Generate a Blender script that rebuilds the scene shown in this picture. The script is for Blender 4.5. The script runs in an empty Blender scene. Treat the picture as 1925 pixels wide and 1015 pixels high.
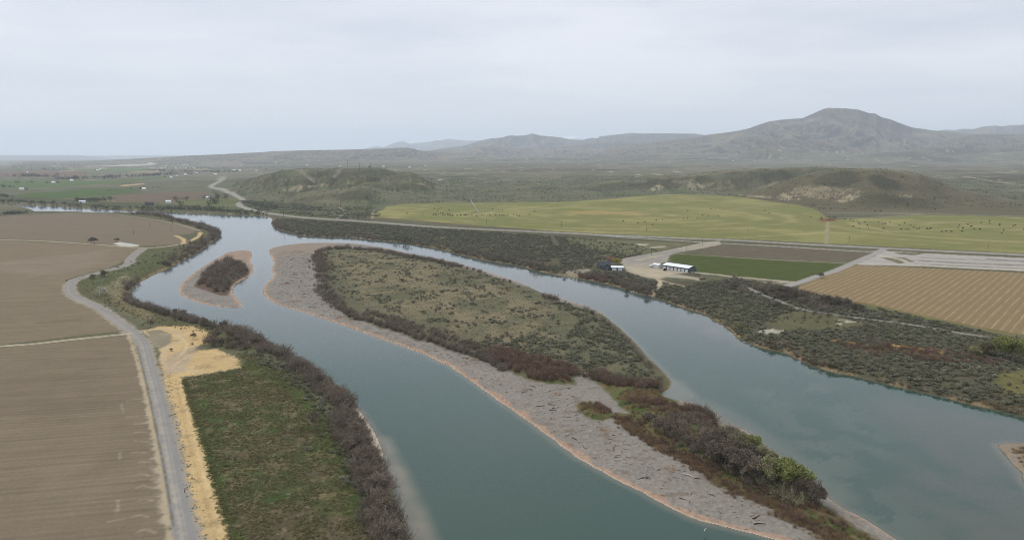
import bpy, bmesh, math, random
import numpy as np
from mathutils import Vector, Matrix
random.seed(7); rng = np.random.default_rng(11)
C = bpy.context.scene.collection
R = math.radians
H0 = 100.0; F = 1375.0; CX = 962.5; CY = 507.5; VH = 293.0
PIT = math.atan((CY - VH) / F); SP, CP = math.sin(PIT), math.cos(PIT)

ALB = (.745, .735, .68)       # reflectance of a surface that shows at its own value under this sky
def lin0(r, g, b):
    return tuple((c / 255 / 12.92) if c / 255 <= .04045 else ((c / 255 + .055) / 1.055) ** 2.4 for c in (r, g, b))
def lin(r, g, b):
    return tuple(c * k for c, k in zip(lin0(r, g, b), ALB))

# ------------------------------------------------------------------ surveying: photo bearing -> ground coordinates
def ray(u, v):
    xr = (np.asarray(u, float) - CX) / F; yr = -(np.asarray(v, float) - CY) / F
    dy = yr * SP + CP
    return xr / dy, (yr * CP - SP) / dy          # x per metre of depth, z per metre of depth
def FP(pts, z=3.0):
    p = np.asarray(pts, float).reshape(-1, 2)
    a, s = ray(p[:, 0], p[:, 1]); Y = (z - H0) / s
    return np.stack([a * Y, Y], 1)

def catmull(p, n=4, closed=True):
    p = np.asarray(p, float); out = []; N = len(p)
    rngi = range(N) if closed else range(N - 1)
    for i in rngi:
        if closed: a, b, c, d = p[i - 1], p[i], p[(i + 1) % N], p[(i + 2) % N]
        else: a, b, c, d = p[max(i - 1, 0)], p[i], p[i + 1], p[min(i + 2, N - 1)]
        for k in range(n):
            t = k / n
            out.append(.5 * ((2 * b) + (c - a) * t + (2 * a - 5 * b + 4 * c - d) * t * t + (3 * b - a - 3 * c + d) * t ** 3))
    if not closed: out.append(p[-1])
    return np.array(out)

# ------------------------------------------------------------------ noise
_perm = np.random.default_rng(3).permutation(256); _perm = np.concatenate([_perm, _perm])
_ang = np.random.default_rng(4).uniform(0, 2 * math.pi, 256); _gx, _gy = np.cos(_ang), np.sin(_ang)
def pnoise(x, y, seed=0):
    x = x + seed * 17.31; y = y + seed * 9.77
    xi = np.floor(x).astype(np.int64); yi = np.floor(y).astype(np.int64)
    xf = x - xi; yf = y - yi; xi &= 255; yi &= 255
    u = xf * xf * xf * (xf * (xf * 6 - 15) + 10); v = yf * yf * yf * (yf * (yf * 6 - 15) + 10)
    def g(ix, iy, fx, fy):
        h = _perm[_perm[ix & 255] + (iy & 255)]; return _gx[h] * fx + _gy[h] * fy
    a = g(xi, yi, xf, yf); b = g(xi + 1, yi, xf - 1, yf); c = g(xi, yi + 1, xf, yf - 1); d = g(xi + 1, yi + 1, xf - 1, yf - 1)
    return 1.5 * ((a * (1 - u) + b * u) * (1 - v) + (c * (1 - u) + d * u) * v)
def fbm(x, y, o=4, seed=0):
    r = 0; A = 1; T = 0; f = 1
    for i in range(o):
        r = r + A * pnoise(x * f, y * f, seed + i); T += A; A *= .5; f *= 2.03
    return r / T * 1.4
def ridged(x, y, o=4, seed=0):
    r = 0; A = 1; T = 0; f = 1
    for i in range(o):
        r = r + A * (1 - np.abs(pnoise(x * f, y * f, seed + i)) * 1.6); T += A; A *= .5; f *= 2.1
    return np.clip(r / T, 0, 1)
def sst(x, a, b):
    t = np.clip((x - a) / (b - a), 0, 1); return t * t * (3 - 2 * t)

def sd_poly(x, y, P, far=400.):
    """signed distance, positive inside; -far beyond the box"""
    out = np.full(x.shape, -far)
    lo = P.min(0) - far * .5; hi = P.max(0) + far * .5
    m = (x > lo[0]) & (x < hi[0]) & (y > lo[1]) & (y < hi[1])
    if not m.any(): return out
    px, py = x[m], y[m]; d = np.full(px.shape, 1e18); ins = np.zeros(px.shape, bool)
    N = len(P)
    for i in range(N):
        ax, ay = P[i]; bx, by = P[(i + 1) % N]; ex, ey = bx - ax, by - ay
        L = ex * ex + ey * ey
        if L < 1e-9: continue
        wx, wy = px - ax, py - ay
        t = np.clip((wx * ex + wy * ey) / L, 0, 1)
        d = np.minimum(d, (wx - ex * t) ** 2 + (wy - ey * t) ** 2)
        if ay != by:
            c = ((ay > py) != (by > py)) & (px < ex * (py - ay) / (by - ay) + ax); ins ^= c
    d = np.sqrt(d); out[m] = np.where(ins, d, -d)
    return out
def d_line(x, y, P, far=60., want_n=False):
    out = np.full(x.shape, 1e3); nyo = np.zeros(x.shape)
    lo = P.min(0) - far; hi = P.max(0) + far
    m = (x > lo[0]) & (x < hi[0]) & (y > lo[1]) & (y < hi[1])
    px, py = x[m], y[m]; d = np.full(px.shape, 1e18)
    for i in range(len(P) - 1):
        ax, ay = P[i]; ex, ey = P[i + 1][0] - ax, P[i + 1][1] - ay; L = ex * ex + ey * ey + 1e-9
        wx, wy = px - ax, py - ay; t = np.clip((wx * ex + wy * ey) / L, 0, 1)
        dd = (wx - ex * t) ** 2 + (wy - ey * t) ** 2
        if want_n: nyo[m] = np.where(dd < d, abs(ex) / math.sqrt(L), nyo[m])
        d = np.minimum(d, dd)
    out[m] = np.sqrt(d); return (out, nyo) if want_n else out

# ------------------------------------------------------------------ the river and its islands
bankL = [(830,1180),(785,1075),(766,1015),(754,985),(744,950),(735,915),(724,880),(718,845),(703,812),(684,783),(660,754),(628,726),(596,704),(558,680),(520,658),(480,638),(440,623),(400,614),(370,606),(340,598),(310,588),(285,580),(262,574),(248,565),(244,550),(254,537),(274,525),(299,512),(325,500),(349,487),(374,472),(399,455),(413,444),(410,434),(389,427),(359,422),(324,412),(299,406),(249,402),(199,402),(150,400),(125,400),(100,399),(70,399),(58,394),(37,389),(0,386),(-150,383),(-420,377)]
bankR = [(-420,374.5),(-150,379),(0,382.5),(50,385),(100,387.5),(150,391),(199,393.5),(249,396),(287,396.5),(324,398.5),(349,401),(399,403),(475,404.5),(500,407),(512,412),(510,421),(520,429.5),(540,436),(562,442),(600,444.5),(649,446),(699,451),(749,455),(786,461),(824,468),(858,477),(916,490),(974,499),(1004,508),(1046,517),(1082,522.5),(1129,531),(1178,544),(1202,553),(1225,557),(1270,573),(1296,582),(1321,588.5),(1347,604),(1373,620),(1385,633),(1408,644),(1432,654),(1475,663),(1510,680),(1563,699),(1604,706),(1664,721),(1707,731),(1773,746),(1829,761),(1878,771),(1921,782),(1990,797),(2200,850),(2600,1000),(2700,1180)]
isA = [(424,477),(434,473),(456,471),(471,473),(474,482),(470,492),(477,502),(474,515),(456,526),(440,536),(437,550),(446,562),(455,574),(451,578.5),(424,578.5),(386,572),(361,565),(342,555),(337,545),(342,532),(356,520),(374,506),(399,491)]
isB = [(506,470),(528,462.5),(575,457),(645,457),(684,460),(736,469),(775,478),(813,484.5),(865,496),(904,508),(943,520),(984,534),(1023,552),(1062,563),(1100,576),(1129,588),(1160,612),(1173,624),(1197,646),(1217,669),(1241,692),(1256,708),(1264,724),(1250,734),(1244,741),(1262,749),(1298,757),(1340,772),(1363,792),(1394,805),(1420,822),(1443,845),(1509,898),(1552,931),(1585,954),(1624,974),(1644,987),(1680,1010),(1730,1040),(1850,1180),(1640,1120),(1560,1045),(1461,1015),(1374,993),(1293,971),(1218,931),(1157,901),(1106,872),(1078,856),(1028,818),(989,789),(950,763),(900,727),(847,690),(826,680.5),(800,667.5),(761,653),(710,635),(671,621),(619,603),(567,586),(523,573),(502,560),(494,549),(499,534),(515,518),(510,508),(513.6,497),(510,482)]
isC = [(1875,837),(1895,833),(1925,835),(2010,850),(2060,900),(2000,960),(1960,940),(1925,908),(1919,888),(1902,871),(1882,848)]
coreB = [(593,469),(630,463),(680,466),(736,472),(775,481),(813,487),(865,498.5),(904,511),(943,522.5),(984,537),(1023,555),(1062,566),(1100,579),(1129,592),(1158,614),(1173,627),(1195,648),(1214,672),(1237,694),(1251,710),(1258,724),(1245,733),(1240,743),(1262,752),(1298,761),(1338,777),(1360,797),(1390,811),(1415,829),(1440,855),(1500,905),(1540,937),(1573,960),(1610,982),(1630,996),(1668,1020),(1715,1045),(1760,1120),(1650,1040),(1598,1013),(1532,987),(1482,964),(1443,936),(1430,932),(1378,917),(1340,895),(1326,882),(1274,851),(1230,830),(1189,802),(1152,779),(1129,784),(1108,780),(1095,772),(1087,757),(1110,754),(1147,771),(1189,773),(1171,763),(1158,745),(1137,724),(1110,708),(1106,695),(1080,701),(1077,717),(1054,718),(1015,714),(976,701),(950,689),(891,666),(845,653),(813,640),(782,635),(761,623),(715,612),(689,600),(658,596),(637,573),(613,555),(606,536),(607,513),(595,508)]
coreA = [(392,505),(405,495),(425,488),(450,490),(466,500),(468,512),(450,522),(436,533),(430,549),(415,552),(395,546),(370,538),(366,530)]
W_OUT = catmull(FP(bankL + bankR, 0), 3)
I_A = catmull(FP(isA, 0), 3); I_B = catmull(FP(isB, 0), 3); I_C = catmull(FP(isC, 0), 3)
K_A = catmull(FP(coreA, 2.2), 2); K_B = FP(coreB, 2.2)

piv1 = [(722,394),(725,388.5),(760,384),(830,381.5),(915,381.5),(1050,380),(1091,378),(1134,375),(1180,370.5),(1236,367.3),(1294,366),(1340,367),(1394,371),(1452,379),(1496,385),(1524,391),(1545,401),(1556,412),(1553,457.5),(1360,448.5),(1294,447),(1150,440),(1040,435),(970,429),(900,424),(840,419),(770,413.5),(705,409),(700,402)]
piv2 = [(1560,413),(1600,412),(1656,410),(1729,405),(1772,404.5),(1925,408.5),(2300,416),(2500,520),(1925,477),(1800,470.5),(1685,464.5),(1556,458)]
LOWL = FP([(-400,380),(420,372),(449,371),(470,392),(560,409),(700,404),(722,396),(705,409),(700,440),(-400,440)])
PIV1 = FP(piv1); PIV2 = FP([(1540,409),(1562,408),(1656,404),(1772,399),(1925,404),(2300,412),(2500,520),(1925,477),(1556,458)])
def shore_fields(x, y):
    so = sd_poly(x, y, W_OUT, 300.)
    w = fbm(x / 7, y / 7, 2, 31) * .7
    a = sd_poly(x, y, I_A, 200.) + w * .5; b = sd_poly(x, y, I_B, 200.) + w * .5; c = sd_poly(x, y, I_C, 200.) + w * .5
    main = np.where(np.abs(so) < 299, -so, 300.) + w * .4
    return main, a, b, c

def ridge_def(crest, Yc, wf, wb, g=.5, gf=1 / 900., seed=0, pf=1.3, top=0., yw=.05, taper=.02):
    cr = np.array(crest, float); a, s = ray(cr[:, 0], cr[:, 1])
    return dict(a=a, s=s, Yc=Yc, wf=wf, wb=wb, g=g, gf=gf, seed=seed, pf=pf, top=top, yw=yw, taper=taper)
RIDGES = [
 ridge_def([(-700,290),(-300,291),(0,292),(80,292),(150,292),(158,293.3),(165,294.5)], 22000, 1500, 4000, .4, 1/1500., 1, .8, .3),
 ridge_def([(120,293.5),(160,292.8),(250,292.5),(330,292.3),(420,292.5),(600,291)], 27000, 1800, 4000, .3, 1/1500., 2, .8, .3),
 ridge_def([(60,303.5),(160,303),(250,299),(320,295),(361,292.5),(400,291),(462,288),(490,286.8),(512,285),(575,283),(649,282),(700,280.5),(724,280),(745,278.5),(761,278),(775,279.5),(786,283),(830,287),(900,292)], 9500, 2200, 2500, .75, 1/420., 3, 1.0, .15, .07),
 ridge_def([(660,283),(690,279),(705,274.5),(722,277),(735,271),(750,266.3),(760,265.6),(768,270),(790,268.5),(815,265),(843,260.5),(860,263),(895,264),(930,262),(960,262),(1050,266),(1120,266),(1200,268)], 27000, 6000, 3000, .5, 1/1800., 4, 1.1),
 ridge_def([(800,268),(822,263.5),(842,259.2),(858,262.5),(880,265),(980,262),(1010,257),(1030,255.5),(1047,255),(1058,258),(1068,256.5),(1074,255),(1085,258),(1100,261.5),(1160,264)], 31000, 4000, 3000, .3, 1/1500., 5, 1.1),
 ridge_def([(830,279),(873,274),(899,265.5),(922,260.5),(942,259.3),(958,254.8),(972,255.6),(986,255),(994,253),(1001,251),(1008,253),(1015,255),(1050,258),(1068,261.4),(1094,264),(1106,260.5),(1114,259.4),(1123,260.8),(1127,257),(1146,254.7),(1187,250.2),(1215,251.5),(1236,251),(1280,251.3),(1309,251.8),(1324,254.5),(1341,252),(1400,250),(1500,252)], 15500, 2600, 3500, 1.0, 1/800., 6, 1.15, .03, .08),
 ridge_def([(1030,278),(1070,272),(1100,270),(1135,267.5),(1180,268),(1210,269),(1240,266),(1300,264),(1350,264),(1400,270)], 13000, 1300, 2500, .9, 1/460., 19, .9, .04, .06),
 ridge_def([(770,290),(800,284),(825,282),(849,280),(873,283),(895,276),(920,275),(960,277),(1004,279.5),(1040,276),(1065,277),(1088,277.5),(1104,280),(1134,286),(1170,283),(1220,287),(1290,291),(1350,293)], 11500, 1700, 2200, .95, 1/520., 7, .9, .05, .09),
 ridge_def([(1160,275),(1240,266),(1324,256.5),(1341,252.5),(1365,249.6),(1385,246.7),(1408,242),(1423,236.5),(1446,228.7),(1467,225.8),(1493,224),(1509,222.6),(1528,214.7),(1545,206.9),(1557,203.4),(1583,204),(1612,206.6),(1632,212.7),(1646,213.9),(1656,220.5),(1673,224.3),(1694,233),(1714,240),(1743,244),(1756,246),(1800,250),(1900,262)], 10200, 3600, 3500, .6, 1/900., 8, 1.3, .02, .03),
 ridge_def([(1700,248),(1756,245.3),(1830,241.5),(1848,238),(1871,235.7),(1886,237),(1925,232.5),(2000,230),(2300,238)], 14500, 3500, 3500, .7, 1/900., 9, 1.15),
 ridge_def([(1720,285),(1772,266),(1801,257),(1830,253),(1870,252.5),(1925,253.4),(2020,256),(2300,262)], 9200, 2600, 2500, .8, 1/500., 10, 1.2, .02, .06),
 ridge_def([(1370,297),(1385,291),(1423,281),(1452,277.5),(1481,279.5),(1492,286),(1504,296)], 7300, 500, 700, .7, 1/180., 11, 1.0, .05),
 ridge_def([(1600,294),(1656,287),(1700,285),(1741,280),(1780,281),(1816,279),(1840,284),(1870,288),(1925,284),(2100,282)], 7200, 900, 1200, .65, 1/300., 12, 1.1, .05, .06),
 ridge_def([(880,303),(940,298),(1000,296),(1060,297),(1130,296),(1200,294),(1300,296),(1370,300)], 8200, 900, 1200, .7, 1/260., 13, 1.0, .05, .07),
 # near badland hills
 ridge_def([(440,345),(465,340),(490,331),(515,325),(530,320.5),(574,317.8),(649,316.5),(712,315.5),(729,320),(744,324),(772,324.5),(789,331),(801,339),(815,347),(840,352)], 2150, 420, 260, .7, 1/150., 14, .75, .1, .05, .012),
 ridge_def([(470,392),(520,379),(574,366),(624,358),(662,351),(699,354),(749,362),(800,372),(830,378)], 1700, 210, 190, .65, 1/130., 15, .9, .1, .04, .012),
 ridge_def([(935,360),(975,352),(1030,350),(1091,350),(1134,341),(1178,336),(1222,333.5),(1290,331),(1330,325),(1365,321.5),(1394,319),(1452,317),(1539,315),(1600,318),(1700,322)], 2300, 190, 500, .75, 1/190., 16, .75, .12, .05),
 ridge_def([(1370,372),(1400,362),(1438,349),(1490,335.5),(1515,328),(1540,322),(1568,318.6),(1612,318),(1656,318),(1685,322),(1728,328),(1752,337),(1772,346),(1801,355),(1860,364),(1925,374),(1990,384)], 1720, 390, 330, .5, 1/230., 17, .85, .06, .02, .012),
 *[ridge_def(c_, Y_, f_, w_, g_, 1/70., 30 + i_, .95, .04, .01, .0035) for i_, (c_, Y_, f_, w_, g_) in enumerate([
  ([(498,338),(508,331),(520,325.5),(532,328),(545,337)], 1960, 150, 120, .35), ([(540,346),(550,338),(563,332.5),(576,335),(592,346)], 1900, 130, 140, .35), ([(588,346),(597,337),(610,330.5),(622,332),(634,338),(646,346)], 1930, 150, 120, .35),
  ([(622,348),(636,337),(652,330.5),(668,332),(684,340),(700,348)], 1890, 140, 150, .4), ([(668,350),(684,343),(700,342),(722,346),(744,352)], 1830, 100, 160, .3), ([(700,344),(716,334),(730,332),(748,337),(765,346)], 1990, 160, 110, .4), ([(540,372),(560,364),(590,358),(612,356),(632,360),(650,369)], 1640, 110, 120, .3), ([(640,362),(662,350.5),(690,350),(716,356),(738,366)], 1680, 130, 120, .4),
  ([(1265,358),(1280,349),(1296,341),(1308,347),(1320,357)], 2080, 130, 130, .5), ([(1210,358),(1226,349),(1240,342.5),(1250,348),(1264,358)], 2120, 130, 130, .5), ([(1330,354),(1350,340),(1372,334),(1390,342),(1405,352)], 2060, 140, 140, .4), ([(1140,358),(1160,350),(1180,346),(1200,352),(1212,358)], 2120, 120, 130, .4),
  ([(1452,376),(1468,366),(1485,357.5),(1496,364),(1508,375)], 1640, 60, 90, .3), ([(1520,374),(1536,366),(1552,362),(1566,368),(1576,376)], 1640, 60, 90, .5), ([(1572,382),(1590,370),(1612,358),(1620,364),(1630,378)], 1600, 70, 90, .4), ([(1625,378),(1640,366),(1660,360),(1690,368),(1712,380)], 1560, 110, 120, .4)])],
 ridge_def([(840,372),(880,366),(920,363),(960,358),(1000,357),(1050,360),(1090,364)], 1990, 90, 120, .6, 1/110., 18, 1., .1, .03),
]
_pd = np.array([0, 1820, 2250, 2700, 3500, 4500, 8000, 10000, 20000, 60000.])
_pz = np.array([3, 3, 10, 22, 28, 32, 42, 60, 100, 100.])
def base_z(x, y):
    a = x / np.maximum(y, 1)
    w = sst(a, -.42, -.2)
    yy = y * (1 + .06 * pnoise(a * 5, y * 0 + 1.3, 5))
    z = 3 + (np.interp(yy, _pd, _pz) - 3) * w
    m = sst(y, 1900, 2500) * w
    z = z + m * (fbm(x / 260, y / 330, 4, 41) * 6.5) + sst(y, 1500, 1900) * sst(a, -.40, -.36) * (1 - sst(y, 4500, 6000)) * fbm(x / 130, y / 160, 3, 44) * 1.6
    return np.maximum(z, 2.6)
def hfun(x, y, want=False):
    x = np.asarray(x, float); y = np.asarray(y, float)
    Y = np.maximum(y, 1.); a = x / Y
    z = base_z(x, y); b0 = z.copy()
    for r in RIDGES:
        m = (y > r['Yc'] - r['wf'] * 1.5) & (y < r['Yc'] + r['wb'] * 1.6) & (a > r['a'][0] - r['taper'] * 3) & (a < r['a'][-1] + r['taper'] * 3)
        if not m.any(): continue
        am, Ym, xm, bm = a[m], Y[m], x[m], b0[m]
        k = r['gf']
        Yc = r['Yc'] * (1 + r['yw'] * pnoise(am * r['Yc'] * k * .35, am * 0 + r['seed'] * .37, r['seed']))
        s = np.interp(am, r['a'], r['s'])
        zc = H0 + Yc * s
        end = sst(am, r['a'][0] - r['taper'] * 2.5, r['a'][0] + r['taper'] * .2) * (1 - sst(am, r['a'][-1] - r['taper'] * .2, r['a'][-1] + r['taper'] * 2.5))
        wf = r['wf'] * (1 + .35 * pnoise(xm * k * .7, am * 3, r['seed'] + 3))
        t = np.where(Ym < Yc, (Yc - Ym) / wf, (Ym - Yc) / r['wb'])
        t = np.clip((t - r['top']) / (1 - r['top']), 0, 1)
        p = (1 - t) ** r['pf']
        foot = sst(1 - t, 0, .25); p = p * foot + p * p * (1 - foot)
        wx = xm + 45 / (k * 900) * 10 * pnoise(xm * k, Ym * k, 77)
        gl = ridged(wx * k, Ym * k * .45, 2 if r['Yc'] < 2600 else 4, r['seed'] + 20)
        gl = np.clip((gl - .42) / .5, 0, 1)
        g2 = fbm(xm * k * 2.2, Ym * k * 2.2, 3, r['seed'] + 50)
        amp = r['g'] * np.clip(t * 1.6, 0, 1) * (1 - t * .3)
        h = (zc - bm) * end * np.clip(p * (1 - amp * (1 - gl) * .95) + g2 * .07 * np.clip(t * 3, 0, 1) * (1 - t), 0, 1)
        z[m] = np.maximum(z[m], bm + np.maximum(h, 0))
    hm = (y > 1150) & (y < 2900) & (z > b0 + .01)
    if hm.any():
        e_ = np.maximum(sd_poly(x[hm], y[hm], PIV1, 320.), sd_poly(x[hm], y[hm], PIV2, 320.))
        e_ = np.maximum(e_, sd_poly(x[hm], y[hm], LOWL, 320.))
        z[hm] = b0[hm] + (z[hm] - b0[hm]) * sst(-e_, 0, 110) 
    near = (y < 2600)
    if near.any():
        xn, yn = x[near], y[near]
        main, sa, sb, sc = shore_fields(xn, yn)
        zn = z[near]
        zm = np.where(main > 0, zn * (1 - (1 - np.clip(main / 11, 0, 1)) ** 1.6) + .05, np.maximum(main * .16, -4))
        kb = sd_poly(xn, yn, K_B, 120.); ka = sd_poly(xn, yn, K_A, 120.)
        def isl(s, kk):
            return np.where(s > 0, 1.25 * (1 - np.exp(-s / 11)) + 1.2 * sst(kk, -1, 7), np.maximum(s * .16, -4))
        zi = np.maximum(np.maximum(isl(sa, ka), isl(sb, kb)), np.where(sc > 0, .7 * (1 - np.exp(-sc / 6)), np.maximum(sc * .07, -4)))
        zz = np.maximum(zm, zi)
        z[near] = zz
        if want: return z, near, main, sa, sb, sc, ka, kb
    elif want: return (z, near, *[np.zeros(0)] * 6)
    return z
def MP(pts):
    """ground point seen at a photo position, by marching over the terrain"""
    p = np.asarray(pts, float).reshape(-1, 2); a, s = ray(p[:, 0], p[:, 1])
    Ys = np.geomspace(150, 30000, 1500)
    X = a[:, None] * Ys; YY = np.broadcast_to(Ys, X.shape); Z = H0 + s[:, None] * Ys
    T = hfun(X.ravel(), YY.ravel()).reshape(X.shape)
    hit = (Z < T); i = np.where(hit.any(1), hit.argmax(1), len(Ys) - 1)
    o = []
    for k in range(len(p)):
        j = max(i[k], 1); d0 = Z[k, j - 1] - T[k, j - 1]; d1 = T[k, j] - Z[k, j]
        t = d0 / (d0 + d1 + 1e-9); yy = Ys[j - 1] + (Ys[j] - Ys[j - 1]) * t
        o.append((a[k] * yy, yy, float(Z[k, j - 1] + (Z[k, j] - Z[k, j - 1]) * t)))
    return o

# ------------------------------------------------------------------ tagging
def tag(o, label=None, cat=None, group=None, kind=None):
    if label: o['label'] = label
    if cat: o['category'] = cat
    if group: o['group'] = group
    if kind: o['kind'] = kind
    return o
def link(o, parent=None):
    C.objects.link(o)
    if parent is not None: o.parent = parent
    return o

# ------------------------------------------------------------------ materials
def new_mat(name):
    m = bpy.data.materials.new(name); m.use_nodes = True
    nt = m.node_tree; nt.nodes.clear()
    out = nt.nodes.new('ShaderNodeOutputMaterial'); b = nt.nodes.new('ShaderNodeBsdfPrincipled')
    b.inputs['Roughness'].default_value = .95; b.inputs['Specular IOR Level'].default_value = .02
    nt.links.new(b.outputs[0], out.inputs[0])
    return m, nt, b
def N(nt, t, **kw):
    n = nt.nodes.new(t)
    for k, v in kw.items():
        if k in n.inputs.keys() if hasattr(n.inputs, 'keys') else False: n.inputs[k].default_value = v
        else: setattr(n, k, v)
    return n
def noise_node(nt, vec, scale, detail=4, rough=.6):
    n = nt.nodes.new('ShaderNodeTexNoise'); n.inputs['Scale'].default_value = scale; n.inputs['Detail'].default_value = detail
    n.inputs['Roughness'].default_value = rough; nt.links.new(vec, n.inputs['Vector']); return n.outputs['Fac']
def maprange(nt, fac, a, b, c, d):
    n = nt.nodes.new('ShaderNodeMapRange'); n.inputs[1].default_value = a; n.inputs[2].default_value = b
    n.inputs[3].default_value = c; n.inputs[4].default_value = d; nt.links.new(fac, n.inputs[0]); return n.outputs[0]
def mul(nt, a, b, op='MULTIPLY'):
    n = nt.nodes.new('ShaderNodeMath'); n.operation = op
    for i, q in enumerate((a, b)):
        if isinstance(q, (int, float)): n.inputs[i].default_value = q
        else: nt.links.new(q, n.inputs[i])
    return n.outputs[0]
def scalecol(nt, col, fac):
    n = nt.nodes.new('ShaderNodeVectorMath'); n.operation = 'SCALE'
    nt.links.new(col, n.inputs[0]); nt.links.new(fac, n.inputs['Scale']); return n.outputs[0]
def mixcol(nt, fac, a, b):
    n = nt.nodes.new('ShaderNodeMix'); n.data_type = 'RGBA'
    if isinstance(fac, (int, float)): n.inputs[0].default_value = fac
    else: nt.links.new(fac, n.inputs[0])
    for i, q in ((6, a), (7, b)):
        if isinstance(q, tuple): n.inputs[i].default_value = (*q[:3], 1)
        else: nt.links.new(q, n.inputs[i])
    return n.outputs[2]
def mapping(nt, vec, scale=(1, 1, 1), rot=0):
    n = nt.nodes.new('ShaderNodeMapping'); n.inputs['Scale'].default_value = scale; n.inputs['Rotation'].default_value = (0, 0, rot)
    nt.links.new(vec, n.inputs['Vector']); return n.outputs[0]

def ground_mat(name, fine=.35, mid=.2, bump=.25, rot=None, furrow=0, period=1.5, streak=0):
    m, nt, b = new_mat(name)
    at = nt.nodes.new('ShaderNodeAttribute'); at.attribute_name = 'col'
    ge = nt.nodes.new('ShaderNodeNewGeometry'); pos = ge.outputs['Position']
    f = maprange(nt, noise_node(nt, pos, .9, 5, .7), .3, .7, 1 - fine, 1 + fine)
    g = maprange(nt, noise_node(nt, pos, .09, 4, .6), .3, .7, 1 - mid, 1 + mid)
    fac = mul(nt, f, g)
    if rot is not None:
        mv = mapping(nt, pos, (1, 1, 1), rot)
        if furrow:
            w = nt.nodes.new('ShaderNodeTexWave'); w.inputs['Scale'].default_value = 1 / period * 2 * math.pi / 20 * 1.0
            w.inputs['Distortion'].default_value = .8; w.inputs['Detail'].default_value = 3; w.inputs['Detail Scale'].default_value = .3
            nt.links.new(mv, w.inputs['Vector'])
            fac = mul(nt, fac, maprange(nt, w.outputs['Fac'], 0, 1, 1 - furrow, 1 + furrow))
        if streak:
            sv = mapping(nt, mv, (.35, .012, 1)); s = noise_node(nt, sv, 1.0, 5, .65)
            fac = mul(nt, fac, maprange(nt, s, .3, .7, 1 - streak, 1 + streak))
    nt.links.new(scalecol(nt, at.outputs['Color'], fac), b.inputs['Base Color'])
    if bump:
        bp = nt.nodes.new('ShaderNodeBump'); bp.inputs['Strength'].default_value = bump; bp.inputs['Distance'].default_value = 1.0
        nt.links.new(noise_node(nt, pos, .5, 6, .7), bp.inputs['Height']); nt.links.new(bp.outputs[0], b.inputs['Normal'])
    return m
def mountain_mat():
    m, nt, b = new_mat('wild_ground')
    at = nt.nodes.new('ShaderNodeAttribute'); at.attribute_name = 'col'
    ge = nt.nodes.new('ShaderNodeNewGeometry'); pos = ge.outputs['Position']
    f = maprange(nt, noise_node(nt, pos, .12, 5, .6), .3, .7, .87, 1.13)
    g = maprange(nt, noise_node(nt, pos, .006, 6, .65), .3, .7, .82, 1.18)
    nt.links.new(scalecol(nt, at.outputs['Color'], mul(nt, f, g)), b.inputs['Base Color'])
    bp = nt.nodes.new('ShaderNodeBump'); bp.inputs['Strength'].default_value = .6; bp.inputs['Distance'].default_value = 7.
    nt.links.new(noise_node(nt, pos, .02, 8, .62), bp.inputs['Height'])
    bp2 = nt.nodes.new('ShaderNodeBump'); bp2.inputs['Strength'].default_value = .15; bp2.inputs['Distance'].default_value = .8
    nt.links.new(noise_node(nt, pos, .4, 6, .7), bp2.inputs['Height']); nt.links.new(bp.outputs[0], bp2.inputs['Normal'])
    nt.links.new(bp2.outputs[0], b.inputs['Normal'])
    return m
def plain_mat(name, col, var=.15, rough=.9, rnd=0., spec=.05, col2=None, scale=3.):
    m, nt, b = new_mat(name); b.inputs['Roughness'].default_value = rough; b.inputs['Specular IOR Level'].default_value = spec
    tc = nt.nodes.new('ShaderNodeTexCoord'); oi = nt.nodes.new('ShaderNodeObjectInfo')
    rgb = nt.nodes.new('ShaderNodeRGB'); rgb.outputs[0].default_value = (*col, 1)
    c = rgb.outputs[0]
    if col2 is not None:
        rr = nt.nodes.new('ShaderNodeMath'); rr.operation = 'FRACT'; nt.links.new(mul(nt, oi.outputs['Random'], 7.31), rr.inputs[0])
        c = mixcol(nt, rr.outputs[0], col, col2)
    fac = maprange(nt, noise_node(nt, tc.outputs['Object'], scale, 4), .3, .7, 1 - var, 1 + var)
    if rnd: fac = mul(nt, fac, maprange(nt, oi.outputs['Random'], 0, 1, 1 - rnd, 1 + rnd))
    nt.links.new(scalecol(nt, c, fac), b.inputs['Base Color'])
    return m

# ------------------------------------------------------------------ terrain grid
a_in = np.arange(-.775, .7751, .00128)
a_out = np.geomspace(.78, 1.6, 40)
A = np.concatenate([-a_out[::-1], a_in, a_out])
s_near = np.concatenate([np.linspace(97 / 110, .2, 540), np.linspace(.2, 97 / 1500, 230)[1:]])
Yn = 97 / s_near
Yf = np.concatenate([np.geomspace(1500, 12000, 330)[1:], np.geomspace(12000, 36000, 130)[1:]])
YY = np.concatenate([[30, 80], Yn, Yf])
nA, nY = len(A), len(YY)
GX = (A[None, :] * YY[:, None]).ravel(); GY = np.repeat(YY, nA)
print('grid', nA, nY, nA * nY)
GZ, near, main, sa, sb, sc, ka, kb = hfun(GX, GY, True)
x, y = GX, GY; xn, yn = GX[near], GY[near]
nidx = np.where(near)[0]

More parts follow.
